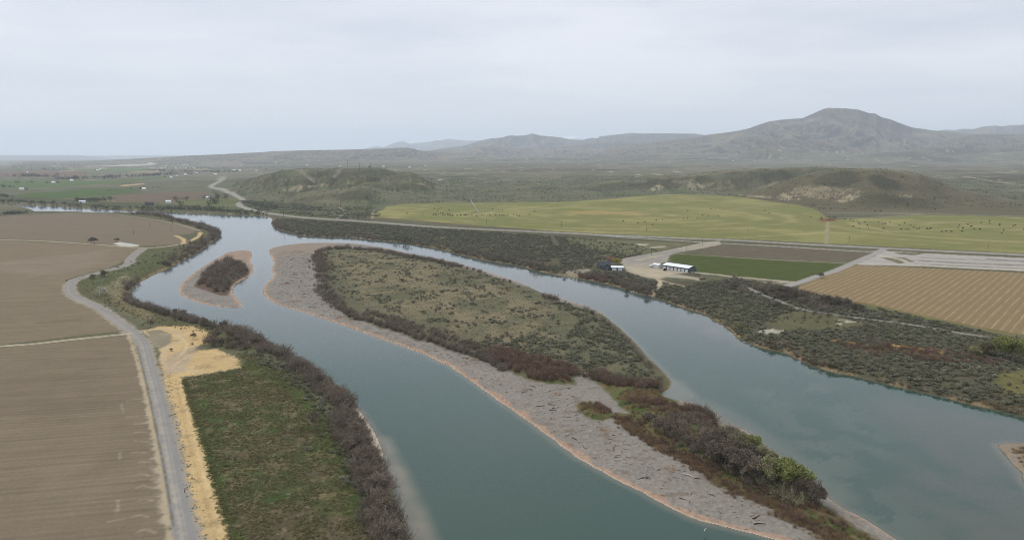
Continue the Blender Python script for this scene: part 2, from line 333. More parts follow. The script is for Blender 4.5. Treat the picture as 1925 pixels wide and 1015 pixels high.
# base colour of wild land (real ground colours)
col = np.zeros((len(GX), 3)); cls = np.zeros(len(GX), np.int32)
c_scrub = np.array(lin(104, 103, 84)); c_scrub2 = np.array(lin(92, 98, 70)); c_dry = np.array(lin(128, 118, 98)); c_rock = np.array(lin(104, 92, 84))
def lerp(c, d, w): return c + (np.asarray(d) - c) * w[:, None]
n60 = fbm(x / 90, y / 150, 4, 60); n300 = fbm(x / 500, y / 900, 4, 61)
col[:] = c_scrub
col = lerp(col, c_scrub2, sst(n60, -.1, .4) * .8)
col = lerp(col, c_dry, sst(n300, .05, .45) * .6)
Zg = GZ.reshape(nY, nA); dZx = np.gradient(Zg, axis=1) / (np.gradient(GX.reshape(nY, nA), axis=1) + 1e-6)
dZy = np.gradient(Zg, axis=0) / np.gradient(GY.reshape(nY, nA), axis=0)
slope = np.hypot(dZx, dZy).ravel()
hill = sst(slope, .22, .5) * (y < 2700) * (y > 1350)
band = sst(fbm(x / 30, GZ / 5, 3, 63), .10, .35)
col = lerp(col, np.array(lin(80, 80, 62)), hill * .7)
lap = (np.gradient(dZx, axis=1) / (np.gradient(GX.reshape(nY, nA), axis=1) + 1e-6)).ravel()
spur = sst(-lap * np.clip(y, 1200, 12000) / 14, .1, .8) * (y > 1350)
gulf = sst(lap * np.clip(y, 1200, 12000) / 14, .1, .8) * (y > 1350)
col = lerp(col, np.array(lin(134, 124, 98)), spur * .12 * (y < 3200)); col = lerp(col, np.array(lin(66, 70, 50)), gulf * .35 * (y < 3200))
eros = hill * band * sst(fbm(x / 70, y / 70, 3, 64), -.05, .3) * (1 - sst(GZ, 30, 48))
col = lerp(col, np.array(lin(158, 144, 122)), eros * .2)
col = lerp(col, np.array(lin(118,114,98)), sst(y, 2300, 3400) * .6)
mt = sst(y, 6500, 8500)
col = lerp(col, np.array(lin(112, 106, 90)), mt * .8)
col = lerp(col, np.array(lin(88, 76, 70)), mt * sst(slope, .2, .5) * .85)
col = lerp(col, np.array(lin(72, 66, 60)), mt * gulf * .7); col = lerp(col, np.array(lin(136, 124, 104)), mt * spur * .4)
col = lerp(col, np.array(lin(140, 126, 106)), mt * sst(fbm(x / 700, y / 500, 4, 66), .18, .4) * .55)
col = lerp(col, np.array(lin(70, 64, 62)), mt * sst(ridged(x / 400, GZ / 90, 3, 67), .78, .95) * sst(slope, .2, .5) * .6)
# snow on the far summits
snow = (y > 29000) * sst(GZ + fbm(x / 400, y / 400, 3, 68) * 160, 640, 840); snow = np.maximum(snow, (y > 24500) * (y < 29000) * sst(GZ + fbm(x / 300, y / 300, 3, 68) * 200, 780, 900) * .7)
col = lerp(col, np.array([.75, .77, .8]), snow)
# tracks and pale scars on the plain
pl = (y > 2500) * (y < 8000)
col = lerp(col, np.array(lin(80, 76, 66)), pl * sst(fbm(x / 900, y / 260, 3, 69), .1, .3) * .7)
col = lerp(col, np.array(lin(176, 164, 148)), pl * sst(fbm(x / 60, y / 160, 3, 70), .52, .62) * .8)

CL = {}
def cid(name):
    if name not in CL: CL[name] = len(CL) + 1
    return CL[name]
def paint_poly(pts, color, name=None, soft=1.0, jit=1.0, z=3., smooth=0, w=1., js=6., world=False, gate=None, march=False, streak=None):
    P = np.asarray(pts, float) if world else (np.array([q[:2] for q in MP(pts)]) if march else FP(pts, z))
    if smooth: P = catmull(P, smooth)
    sd = sd_poly(x, y, P, 30.)
    m = sd > -29
    if not m.any(): return
    s = sd[m] + (fbm(x[m] / js, y[m] / js, 3, 80) * jit if jit else 0)
    if gate is not None: s = np.where(gate[m], s, -5)
    t = sst(s, -soft, soft) * w
    if streak: t = t * sst(fbm(x[m] / 9 + y[m] / 60, y[m] / 45, 3, 83) + .12, -.2, .3)
    col[m] = lerp(col[m], np.array(color), t)
    if name:
        k = np.where(m)[0][s > 0]; cls[k] = cid(name)
def paint_line(pts, color, width, name=None, soft=.5, jit=.3, z=3., w=1., closed=False, march=False):
    P = np.array([q[:2] for q in MP(pts)]) if march else FP(pts, z)
    P = catmull(P, 4, closed=False)
    d, ny = d_line(x, y, P, 60., True); m = d < width * 3 + 25
    if not m.any(): return
    # keep the covered share right where the grid is coarser than the track
    cell = y[m] ** 2 * np.where(y[m] < 490, .00127, .0006) / 97 * ny[m]
    we = np.maximum(width, cell * 1.15); sf = np.maximum(soft, cell * .55)
    s = we / 2 - d[m] + fbm(x[m] / 4, y[m] / 4, 2, 81) * jit
    t = sst(s, -sf, sf) * w * (width / we)
    col[m] = lerp(col[m], np.array(color), t)
    if name:
        k = np.where(m)[0][s > 0]; cls[k] = cid(name)

# --- flood plain general tint
nearY = y < 1600
col[nidx] = lerp(col[nidx], np.array(lin(98, 96, 78)), ((yn < 1350) * 1.0) * .8)
land = GZ > 0
# far valley farms on the left
for pts, c, nm in [
    ([(22,370),(40,365),(175,355),(250,355),(268,359),(200,367),(75,376),(15,375)], lin(80,98,56), 'field_green_valley'),
    ([(-200,345),(0,340),(75,339),(212,340),(312,331),(325,333.5),(250,342),(150,349),(50,355),(0,356),(-200,362)], lin(90,106,68), 'field_green_valley'),
    ([(214,367),(374,360),(399,365),(374,375),(299,380),(220,380)], lin(112,98,84), 'field_brown_valley'),
    ([(212,317),(275,316),(288,321),(212,322.5),(120,324)], lin(96,112,70), 'field_green_far'),
    ([(260,322),(300,321),(300,324),(240,325)], lin(150,136,112), None),
    ([(224,348.5),(272,344.3),(270,347),(232,350.5)], lin(170,150,122), None),
    ([(0,325),(90,321),(170,324),(160,329),(0,332)], lin(116,96,84), None),
    ([(100,318),(190,315),(200,318),(90,321)], lin(90,104,70), None),
    ([(330,377),(420,372),(450,375),(444,386),(400,392),(340,386)], lin(104,108,74), None),
    ([(150,313),(290,310.4),(300,311.4),(160,314)], lin(176,166,148), None),
    ([(265,316),(340,314),(400,315),(330,317)], lin(170,158,142), None),
    ([(-300,386),(0,378),(120,384),(200,391),(300,394),(500,402),(460,396),(330,385),(180,379),(0,366),(-300,360)], lin(84,88,64), None),
  ]:
    paint_poly(pts, c, nm, 3, 4, js=30)
for i in range(34):
    u0 = rng.uniform(-60, 470); v0 = 304 + abs(rng.normal(0, 9)); wd = rng.uniform(20, 80); hh = (v0 - 296) * .10
    if v0 > 326 or (u0 > 300 and v0 < 306): continue
    c = [lin(96,108,74), lin(128,114,98), lin(110,104,84), lin(84,84,66), lin(150,138,118)][i % 5]
    paint_poly([(u0, v0), (u0 + wd, v0 - hh * .3), (u0 + wd * 1.1, v0 + hh), (u0 + .1 * wd, v0 + hh * 1.2)], c, None, 6, 6, js=60, w=.8)

# vegetation bands of the hills: dark sage patches, drier brown flanks
paint_poly([(1370,372),(1438,352),(1490,338),(1540,325),(1612,320),(1685,325),(1752,340),(1801,357),(1925,378),(1990,390),(1925,402),(1700,396),(1600,400),(1560,398),(1480,380)], lin(100,92,74), None, 12, 20, w=.8, js=60, march=True)
for pts, w_ in (([(1525,340),(1550,328),(1600,323),(1622,334),(1600,350),(1560,350),(1530,348)], .75), ([(1625,334),(1650,328),(1690,342),(1705,356),(1665,358),(1640,346)], .8), ([(1650,372),(1700,366),(1760,380),(1790,392),(1700,390)], .45), ([(1365,326),(1440,320),(1520,320),(1500,330),(1440,340),(1365,340)], .7), ([(1130,344),(1200,337),(1290,334),(1340,330),(1320,344),(1200,350)], .6), ([(535,330),(600,322),(700,321),(760,328),(700,336),(600,336)], .4), ([(620,366),(680,356),(720,362),(700,376),(640,378)], .6), ([(500,385),(560,374),(610,368),(600,384),(540,392)], .45), ([(590,334),(640,328),(660,336),(620,340)], .5), ([(1091,356),(1134,346),(1200,340),(1290,336),(1365,326),(1380,336),(1320,348),(1210,356),(1130,362)], .55), ([(985,356),(1010,350),(1050,350),(1040,358)], .6)):
    paint_poly(pts, lin(72,71,56), None, 8, 14, w=w_, js=22, march=True)
# pale eroded cuts low on the hills
for pts, w_ in (([(1458,373),(1470,364),(1484,357),(1494,364),(1505,376),(1480,378)], .75), ([(1568,380),(1585,371),(1602,364),(1620,355),(1616,366),(1606,376),(1585,382)], .8), ([(1490,353),(1530,350),(1562,352),(1600,356),(1596,364),(1570,374),(1520,372),(1498,366)], .45),
    ([(1390,366),(1440,368),(1450,372),(1420,372)], .6), ([(526,360),(545,352),(572,347),(600,346),(625,348),(590,352),(560,360),(540,361)], .55), ([(650,338),(662,342),(668,349),(655,346)], .6), ([(536,339),(548,334),(552,337),(540,341)], .6), ([(1220,356),(1240,344),(1250,352),(1230,360)], .6), ([(1290,352),(1310,342),(1322,352),(1300,358)], .55), ([(785,345),(798,341),(803,347),(790,349)], .5), ([(1690,365),(1718,366),(1716,370),(1692,370)], .5)):
    paint_poly(pts, lin(172,160,136), None, 3, 9, w=w_, js=9, march=True, streak=5)
for L, c, w_, a_ in (([(790,317.5),(900,316.5),(1000,317),(1100,314.5),(1240,312),(1400,309)], lin(150,142,120), 30, .7), ([(1075,314.8),(1130,313),(1200,311.5),(1290,309.5),(1365,306)], lin(60,54,52), 40, .8), ([(1170,314),(1240,312.2),(1310,311)], lin(190,178,165), 24, .6), ([(1760,330),(1840,336),(1925,348)], lin(168,158,136), 12, .8), ([(880,342),(960,338),(1040,339),(1120,333)], lin(150,142,118), 9, .6), ([(1510,306),(1560,310),(1640,316)], lin(160,150,130), 14, .6), ([(470,320),(560,319),(640,318)], lin(150,142,122), 14, .5), ([(1120,330),(1250,326),(1400,323)], lin(146,138,112), 12, .5)):
    paint_line(L, c, w_, None, 6, 6, w=a_, march=True)
for i in range(60):
    u0 = rng.uniform(820, 1900); v0 = rng.uniform(312, 350); c = [lin(88,86,72), lin(138,130,110), lin(98,100,80)][i % 3]; wd = rng.uniform(30, 140)
    if u0 > 1350 and v0 > 322: continue
    pz_ = MP([(u0, v0), (u0 + wd * .5, v0 - rng.uniform(-1, 2)), (u0 + wd, v0 - rng.uniform(0, 3))])
    P_ = catmull(np.array([q_[:2] for q_ in pz_]), 3, closed=False)
    d_ = d_line(x, y, P_); m_ = d_ < 120; sc_ = P_[0, 1] / 2500 * 16
    col[m_] = lerp(col[m_], np.array(c), (1 - sst(d_[m_] + fbm(x[m_] / 60, y[m_] / 60, 2, 140) * sc_, sc_ * .3, sc_ * 1.2)) * .55)
# left bank: ploughed fields
cf = lin(127,115,98)
paint_poly([(-700,420),(0,407),(125,401.5),(190,403),(260,411),(330,422),(362,428.5),(374,434),(356,440),(332,442),(344,452),(340,458),(300,461),(255,463),(125,454),(0,449),(-700,430)], lin(123,111,96), 'field_ploughed', .8, .6)
paint_poly([(-700,436),(0,453),(125,458),(250,466.5),(262,468.5),(240,479),(236,490),(205,504),(170,511.5),(128,524),(122,532),(124,555),(150,568),(192,592),(236,621),(0,648),(-400,690)], cf, 'field_ploughed', .8, .5)
paint_poly([(-400,700),(0,655),(244,630),(256,668),(268,720),(284,790),(300,880),(310,960),(314,1015),(322,1120),(-400,1200)], lin(125,113,97), 'field_ploughed', .5, .3)
for L in ([(240,753),(256,750),(275,752)], [(238,784),(258,782)], [(254,797),(275,795)], [(253,812),(275,812)], [(254,829),(276,830)], [(248,851),(262,849),(273,851)], [(262,868),(285,868)], [(253,893),(266,890),(279,894)], [(258,917),(270,913),(282,916)], [(260,940),(274,938),(286,940)], [(247,972),(262,968),(278,971)], [(258,1000),(274,995),(292,1001)], [(205,980),(230,975)], [(228,760),(232,775)], [(226,850),(225,862)], [(222,940),(222,960)]):
    paint_line(L, lin(160,148,134), .8, None, .5, .5, w=.6)
paint_poly([(-50,500),(120,480),(200,470),(190,500),(60,520)], lin(140,128,114), None, 8, 10, w=.5, js=25)
paint_poly([(-50,720),(150,700),(200,760),(60,800)], lin(116,104,92), None, 8, 14, w=.5, js=25)
paint_poly([(0,900),(160,860),(240,900),(120,960)], lin(132,120,104), None, 8, 14, w=.5, js=25)
paint_line([(70,607),(110,604),(150,602)], lin(92,78,64), 2.2, None, 1.2, 1, w=.7)
# margins between fields and river
paint_poly([(133,524),(205,508),(262,470),(300,466),(352,461),(378,442),(360,430),(300,414),(200,402),(240,400),(320,408),(380,420),(412,436),(395,460),(345,492),(300,516),(262,540),(250,560),(270,576),(330,598),(400,615),(480,640),(490,660),(430,660),(370,640),(300,612),(262,600),(215,575),(160,556),(140,545)], lin(96,94,70), 'bank_scrub', 1.5, 2)
paint_poly([(150,535),(205,510),(262,474),(330,468),(300,500),(240,530),(200,550)], lin(90,96,68), None, 4, 8, w=.8)
paint_poly([(200,560),(232,545),(300,600),(262,600)], lin(128,118,92), None, 3, 5, w=.7)
paint_poly([(185,545),(235,515),(245,520),(225,560)], lin(146,136,112), None, 3, 5, w=.6)
# sand lot and verge
sand = lin(192,166,124)
paint_poly([(268,622),(299,613),(366,613),(396,627),(402,640),(374,650),(357,661),(405,655),(446,674),(455,690),(419,697),(374,704),(342,709),(352,745),(372,800),(394,870),(410,930),(438,1015),(470,1120),(395,1120),(372,1015),(352,930),(336,850),(322,790),(314,749),(307,704),(301,674),(298,650)], sand, 'sand_lot', .7, 2.2, js=2.6)
paint_poly([(275,622),(299,620),(325,628),(322,645),(303,655),(290,650),(280,635)], lin(138,130,112), None, .8, 1.)
paint_line([(268,622),(310,618),(338,628),(336,642),(312,655),(308,680),(330,690),(372,700)], lin(186,168,140), 3, None, .8, .3, w=.8)
paint_poly([(312,672),(350,655),(372,650),(345,700),(310,704)], lin(172,156,136), None, 1.5, 1.5, w=.8)
for L, c_, w_ in (([(330,715),(346,790),(365,870),(392,960),(410,1030)], lin(170,144,106), .5), ([(338,715),(356,790),(378,870),(404,960),(424,1030)], lin(206,182,142), .6), ([(318,760),(334,850),(352,940),(370,1020)], lin(118,114,88), 1.2), ([(312,672),(345,682),(395,690),(440,686)], lin(170,148,112), .7), ([(320,690),(360,668),(400,662),(440,676)], lin(212,190,150), .7), ([(330,628),(352,640),(340,664),(318,690)], lin(170,156,130), .8), ([(300,628),(335,632),(352,650),(330,676)], lin(214,196,160), .7)):
    paint_line(L, c_, w_, None, .6, .9, w=.65)
for (u_, v_, r_) in ((360,662,3),(420,670,4),(382,690,3.5),(335,730,1.6),(352,820,1.5),(372,905,1.6),(398,985,2),(346,772,1.5),(330,640,2)):
    c0_ = FP([(u_, v_)])[0]; dd_ = np.hypot(x - c0_[0], y - c0_[1]); m_ = dd_ < r_ * 2.5
    col[m_] = lerp(col[m_], np.array(lin(142,128,98)), (1 - sst(dd_[m_] + fbm(x[m_] / 1.5, y[m_] / 1.5, 2, 150) * r_, r_ * .3, r_ * 1.6)) * .6)
paint_line([(322,760),(345,880),(370,1015)], lin(150,140,122), 2.2, None, .6, 1.2, w=.8)
# green meadow
mead = [(344,713),(374,707),(454,693),(462,682),(445,664),(475,668),(540,700),(590,745),(625,800),(660,870),(700,960),(720,1015),(760,1120),(480,1120),(440,1015),(412,930),(396,870),(375,800),(355,745)]
paint_poly(mead, lin(82,86,58), 'meadow', .7, 2.2, js=2.2)
PM = FP(mead); sm = sd_poly(x, y, PM, 30.); m = sm > 0
xm, ym = x[m], y[m]
t = fbm(xm / 9, ym / 9, 4, 90)
cm = col[m]
cm = lerp(cm, np.array(lin(112,102,78)), sst(t, .0, .34) * .75)
cm = lerp(cm, np.array(lin(64,80,44)), sst(-t, .1, .4) * .7)
pv = sst(fbm(xm / 28, ym / 28, 3, 91) - (ym - 200) / 500, -.15, .35)
cm = lerp(cm, np.array(lin(92,82,68)), pv * .8)
cm = lerp(cm, np.array(lin(150,138,112)), sst(fbm(xm / 2.6, ym / 2.0, 3, 92), .25, .6) * .35)
col[m] = cm
paint_line([(462,684),(560,740),(618,815),(655,890),(700,990)], lin(64,86,40), 7, None, 3, 4, w=.6)
paint_line([(350,720),(372,790),(400,880),(425,960),(450,1030)], lin(64,84,42), 2.4, None, 1, 1, w=.8)
# roads on the left
rd = lin(142, 139, 138)
LR = [(268,468),(247,484),(243,495),(225,503),(190,511.5),(150,523),(134,532),(131,548),(150,563),(185,578),(215,600),(245,622),(268,645),(280,690),(295,745),(308,805),(320,870),(333,940),(348,1015),(365,1100)]
paint_line(LR, lin(158,148,134), 8.6, 'road', 1.3, 1.8)
paint_line(LR, rd, 5.8, 'road', .6, .5)
paint_line([(u + 5, v) for u, v in LR[8:]], lin(168,162,152), .35, None, .4, .3, w=.5)
paint_line([(u - 7, v) for u, v in LR[8:]], lin(168,160,146), .5, None, .5, .8, w=.6)
paint_line([(u - 3, v) for u, v in LR[6:]], lin(168,160,150), .9, None, .4, .5, w=.7)
paint_line([(240,628),(252,660),(268,720),(286,800),(302,890),(314,980),(320,1050)], lin(176,160,134), 1.5, None, .6, .8, w=.8)
paint_line([(258,650),(275,720),(292,800),(310,890),(326,990)], lin(98,90,72), .7, None, .4, .4, w=.7)
paint_line([(-400,672),(0,651),(120,640),(243,627)], lin(178,166,148), 3.6, 'farm_track', .6, .4)
paint_line([(-500,440),(0,451),(125,456),(250,465),(285,466),(330,461),(352,455)], lin(176,160,140), 5, 'farm_track', .8, .5)
paint_line([(330,443),(345,450),(347,458),(360,452),(374,444),(376,437)], lin(190,166,126), 5, 'farm_track', 1.5, 1)
paint_line([(-200,412),(0,405),(125,401),(190,401.5),(260,409),(330,420.5),(376,434)], lin(160,148,134), 4, 'farm_track', 1, .5)
paint_poly([(212,458),(225,455),(262,461),(258,464),(225,462.5)], lin(186,186,180), None, .8, 1.)
# right bank
paint_poly([(515,410),(560,412),(700,421),(880,433),(1030,441),(1200,449),(1330,456),(1250,472),(1172,486),(1170,500),(1215,526),(1380,530),(1500,540),(1590,570),(1800,612),(1925,642),(2300,700),(2400,900),(1921,782),(1664,721),(1432,654),(1347,604),(1178,544),(916,490),(699,451),(512,430)], lin(92,88,72), 'river_terrace', 2, 3)
paint_poly([(1060,448),(1180,452),(1310,458),(1240,472),(1180,482),(1100,470)], lin(112,112,86), None, 6, 8, w=.8)
paint_poly([(1195,458),(1220,459),(1215,462),(1198,461)], lin(185,178,165), None, 1.5, 2, w=.8)
paint_poly([(1213,465),(1250,462),(1252,465),(1225,467)], lin(175,165,150), None, 1.5, 2, w=.8)
paint_line([(748,426),(735,434),(702,443)], lin(150,140,118), 2, None, 1.5, 2, w=.5)
# terrain between road and hills
paint_poly([(455,375),(520,380),(700,388),(720,398),(690,410),(560,408),(480,398)], lin(88,92,68), None, 8, 10, w=.7)
for L in ([(619,395),(630,403),(642,406)], [(637,390),(648,397),(642,404),(634,411)], [(702,395),(700,410)]):
    paint_line(L, lin(176,164,140), 4, None, 1.5, 1, w=.8)
# pivots
cp = lin(125, 124, 80)
paint_poly(piv1, cp, 'pasture', 1.5, 2)
paint_poly(piv2, cp, 'pasture', 1.5, 2)
Pc1 = FP([(1190,404)])[0]; Pc2 = FP([(1830,425)])[0]
for P, ctr in ((FP(piv1), Pc1), (FP(piv2), Pc2)):
    sdp = sd_poly(x, y, P, 30.); m = sdp > 1; xm, ym = x[m], y[m]
    r_ = np.hypot(xm - ctr[0], ym - ctr[1]); t = fbm(xm / 120, ym / 120, 4, 95)
    ring = .5 + .5 * np.sin(r_ / 7.5 + 1.2 * fbm(xm / 60, ym / 60, 2, 96))
    pat = sst(fbm(xm / 90, ym / 110, 3, 97), -.15, .15)
    cm = lerp(col[m], np.array(lin(150,142,100)), ring ** 2 * pat * .85)
    cm = lerp(cm, np.array(lin(114,119,70)), sst(t, .05, .4) * .6)
    cm = lerp(cm, np.array(lin(150,146,96)), sst(-t, .1, .4) * .5)
    col[m] = cm
paint_poly([(1060,397),(1130,396),(1230,402),(1180,405),(1080,402)], lin(168,146,98), None, 8, 12, w=.6, js=30)
paint_line([(1050,380),(1010,390),(940,397),(850,408),(760,400),(722,396)], lin(160,152,112), 3, None, 2, .5, w=.6)
paint_line([(705,409),(770,414),(840,419.5),(900,424.5)], lin(150,104,66), 3.5, None, 2, 1, w=.8)
paint_line([(1365,448),(1452,443),(1552,438),(1640,437),(1720,434),(1850,427),(2000,422)], lin(176,162,120), 3, None, 1.2, .5, w=.9)
paint_line([(1592,421),(1640,430),(1672,435)], lin(172,160,118), 2.5, None, 1.2, .5, w=.8)
paint_line([(1365,395),(1420,389),(1465,383)], lin(160,152,116), 3, None, 1.5, .5, w=.8)
paint_line([(1557,413),(1555,435),(1553,458)], lin(150,140,112), 5, 'farm_track', 1, .4)
paint_line([(1556,411),(1656,408.5),(1728,403),(1700,402),(1560,400)], lin(158,148,124), 5, 'farm_track', 2, 1, march=False)
paint_line([(1660,401),(1772,402.5),(1925,407),(2100,411)], lin(160,150,130), 6, 'farm_track', 2, 1)
paint_poly([(1536,415),(1545,411),(1572,411),(1572,416),(1548,417)], lin(120,88,66), None, 2, 2)
# small fields by the homestead
paint_poly([(1310,476),(1345,461),(1365,460.5),(1500,466),(1641,474),(1592,493),(1481,489),(1365,481)], lin(104,96,82), 'field_fallow', 1, 1.2)
paint_poly([(1272,478),(1300,476.5),(1365,484),(1481,491),(1588,495.5),(1545,513),(1496,530),(1461,530.5),(1365,519.5),(1310,511.5),(1290,499),(1263,491),(1260,484)], lin(80,88,50), 'field_green', 1, .8)
paint_line([(1272,477),(1365,483),(1481,490),(1590,495)], lin(170,160,140), 2.2, None, .8, .5, w=.8)
stub = [(1600,498),(1714,503),(1925,513),(2300,534),(2300,720),(1925,630),(1801,607),(1627,569.5),(1586,563),(1500,545),(1503,537),(1551,519)]
paint_poly(stub, lin(136,119,92), 'field_stubble', .8, .6)
paint_line([(1500,546),(1586,565),(1627,571),(1801,609),(1925,633)], lin(126,112,70), 5, None, 2, 1, w=.7)
paint_line([(1627,576),(1700,592),(1801,613)], lin(96,112,56), 6, None, 3, 3, w=.6)
# gravel works strip
paint_poly([(1662,471.5),(1772,478),(1925,485),(2300,505),(2300,531),(1925,510),(1743,501),(1612,498),(1618,492),(1647,481)], lin(168,162,156), 'gravel_yard', 1, 1.5)
paint_poly([(1680,474.5),(1740,476),(1720,480),(1690,478)], lin(108,104,86), None, 1, 1)
paint_poly([(1655,484),(1700,484),(1720,492),(1690,496),(1670,489)], lin(118,112,92), None, 1, 1.5)
for L, c, w_ in (([(1730,490),(1800,494),(1925,499)], lin(112,108,104), 7), ([(1740,484.5),(1850,489),(1925,491)], lin(140,138,138), 9), ([(1725,497),(1800,500),(1925,505)], lin(120,114,104), 4), ([(1640,478),(1690,487),(1705,494)], lin(188,180,168), 5), ([(1612,496),(1700,497),(1800,503),(1925,508)], lin(186,178,168), 6), ([(1860,487),(1925,492)], lin(105,103,100), 6)):
    paint_line(L, c, w_, None, 1.5, 2, w=.8)
# farm yard
paint_poly([(1353,453),(1321,456),(1256,470),(1217,478),(1171,486),(1168,494),(1173,500),(1176,509),(1210,521),(1238,526),(1250,521),(1290,524),(1316,528),(1312,522),(1270,515),(1298,513),(1380,521),(1500,534),(1500,530),(1380,519),(1310,511),(1262,503),(1228,500),(1254,492),(1258,481),(1270,475),(1306,470),(1355,460)], lin(160,152,138), 'farm_yard', 1, 1.5)
paint_poly([(1175,500),(1225,505),(1270,514),(1240,524),(1205,518),(1180,509)], lin(180,168,146), None, 3, 3, w=.7)
paint_poly([(1175,486),(1260,471),(1300,468),(1255,480),(1250,492),(1180,496)], lin(142,140,138), None, 3, 2, w=.7)
paint_poly([(1187,489),(1250,478),(1245,481),(1200,490)], lin(176,164,142), None, 1.5, 1.5, w=.8)
paint_line([(1238,526),(1241,532),(1236,541),(1226,549)], lin(178,166,144), 3.5, 'footpath', 1, .6)
paint_line([(1238,525),(1262,533),(1285,538),(1262,540)], lin(168,156,134), 3.5, None, 1, .6, w=.8)
paint_poly([(1052,513),(1082,506),(1100,504),(1112,508),(1085,516),(1066,520)], lin(142,134,118), None, 1.5, 1.5)
paint_line([(1365,519),(1430,530),(1500,534)], lin(164,156,142), 3.5, None, 1, .5)
# roads on the right
HW = [(419,332),(415,340),(397,350),(409,356),(429,363.5),(449,371),(457,377),(449,385),(461,391),(487,398),(550,407),(612,412),(657,414.6),(719,419),(799,425.5),(880,430),(950,433),(1033,437),(1091,439.5),(1134,442),(1236,446),(1309,449),(1365,451),(1510,459),(1627,465),(1685,468),(1801,473.5),(1925,479.5),(2200,494)]
paint_line(HW, lin(172,164,154), 12, 'road', 1.5, .8)
paint_line(HW, lin(148,146,144), 7.5, 'road', 1, .3)
paint_line([(1120,441.5),(1178,446.5),(1236,450),(1318,455.5),(1365,458),(1452,462.5),(1540,468),(1627,473),(1653,472)], lin(166,162,156), 6, 'road', 1, .5)
paint_line([(1662,468),(1648,476),(1627,484.5),(1598,497),(1568,510),(1540,518),(1500,532),(1470,540)], lin(156,152,148), 7.5, 'road', 1, .5)
paint_line([(1405,540),(1417,546),(1432,553.5),(1461,565),(1502,580),(1568,591.5),(1679,606),(1743,615),(1810,627),(1883,637),(1960,648)], lin(142,138,132), 3.6, 'footpath', .7, .4)
paint_poly([(1500,585),(1570,594),(1650,610),(1560,622),(1480,622),(1440,608),(1470,592)], lin(102,100,74), None, 3, 5, w=.7)
for pts in ([(1420,655-30),(1450,618),(1472,622),(1466,628),(1435,626)], [(1580,601),(1612,604),(1615,606),(1590,606)], [(1568,609),(1582,608),(1580,611)]):
    paint_poly(pts, lin(184,178,164), None, 1.2, 3, js=3, w=.85)
paint_poly([(1560,640),(1600,644),(1700,650),(1780,662),(1790,668),(1700,664),(1630,650),(1570,644)], lin(150,112,72), None, 2, 5, w=.9)
paint_poly([(1665,645),(1700,650),(1660,652)], lin(196,170,122), None, 1.5, 3, w=.9)
paint_poly([(1870,705),(1925,695),(1990,700),(1980,750),(1925,745),(1880,738)], lin(112,108,70), None, 3, 4, w=.9)
paint_line([(1840,688),(1925,692),(1990,694)], lin(150,142,116), 1.5, None, .8, .8, w=.8)
# --- shore and islands (near arrays)
c = col[nidx]; cn = cls[nidx]
isl = np.maximum(np.maximum(sa, sb), sc)
onB = (sb > 0); onA = (sa > 0); onC = (sc > 0)
gn = fbm(xn / 1.6, yn / 1.6, 3, 100); gn2 = fbm(xn / 22, yn / 22, 3, 101)
grav = np.array(lin(137, 131, 125))
gcol = grav[None, :] * (1 + .22 * gn[:, None] + .10 * gn2[:, None])
gcol = lerp(gcol, np.array(lin(112,98,84)), sst(fbm(xn / 7, yn / 5, 3, 102), .34, .5) * .5)
for q, kk in ((onB, kb), (onA, ka), (onC, np.full(xn.shape, -9.))):
    c[q] = gcol[q]
    cn[q] = cid('gravel_bar')
# rusty algae belt and pale water's edge: on the west-facing shores
an = xn / np.maximum(yn, 1)
topw = 1 - .65 * sst(yn, 740, 800) * (sb > 0)
bw = (2.7 + 2.4 * fbm(xn / 9, yn / 9, 3, 103)) 
east = sst(kb, -9, -4)          # close to vegetation: no belt on the far side
ssb = np.where(onA, sa, sb)
belt = (onA | onB) * (1 - sst(ssb, bw * .7, bw * 1.15)) * np.where(onB, 1 - east, 1)
c = lerp(c, np.array(lin(184,148,124)) , belt * .75 * (.75 + .5 * gn))
c = lerp(c, np.array(lin(206,190,174)), (onA | onB) * (1 - sst(ssb, .3, .9)) * .7 * (1 - .8 * east))
upper = onB * sst(yn, 690, 780) * sst(-xn, 150, 230) * (kb < 0)
c = lerp(c, np.array(lin(156,134,114)), upper * .4)
c = lerp(c, np.array(lin(170,140,118)), onA * sst(yn, 660, 720) * .5)
c = lerp(c, np.array(lin(150,128,102)), onC * sst(gn, -.2, .3) * .8)
# island meadow
core = sst(kb + fbm(xn / 5, yn / 5, 3, 104) * 1.5, -1.8, .4) * onB
mc = np.tile(np.array(lin(103,101,82)), (len(xn), 1))
tanz = sst(kb, 10, 30) * sst(fbm(xn / 40, yn / 55, 3, 105), -.35, .1) * (yn > 330)
mc = lerp(mc, np.array(lin(130,120,98)), tanz * .85)
mc = lerp(mc, np.array(lin(106,100,80)), sst(fbm(xn / 12, yn / 12, 3, 106), 0, .4) * .5)
south = 1 - sst(yn, 300, 335)
mc = lerp(mc, np.array(lin(88,96,54)), south * .7)
mc = lerp(mc, np.array(lin(116,98,74)), south * sst(fbm(xn / 8, yn / 8, 3, 107), 0, .3) * .8)
mc = lerp(mc, np.array(lin(66,82,40)), south * sst(fbm(xn / 8, yn / 8, 3, 108), .1, .35) * .6)
c = lerp(c, np.array([0, 0, 0.]), core * 0)
core = np.maximum(core, onB * (1 - sst(sb - kb, 6, 9)) * sst(sb, .3, 1.2) * (yn > 275))
c = c * (1 - core[:, None]) + mc * core[:, None]
cn[(core > .5)] = cid('island_meadow')
corA = sst(ka, -1, 1.5) * onA
c = lerp(c, np.array(lin(98,80,68)), corA * .9)
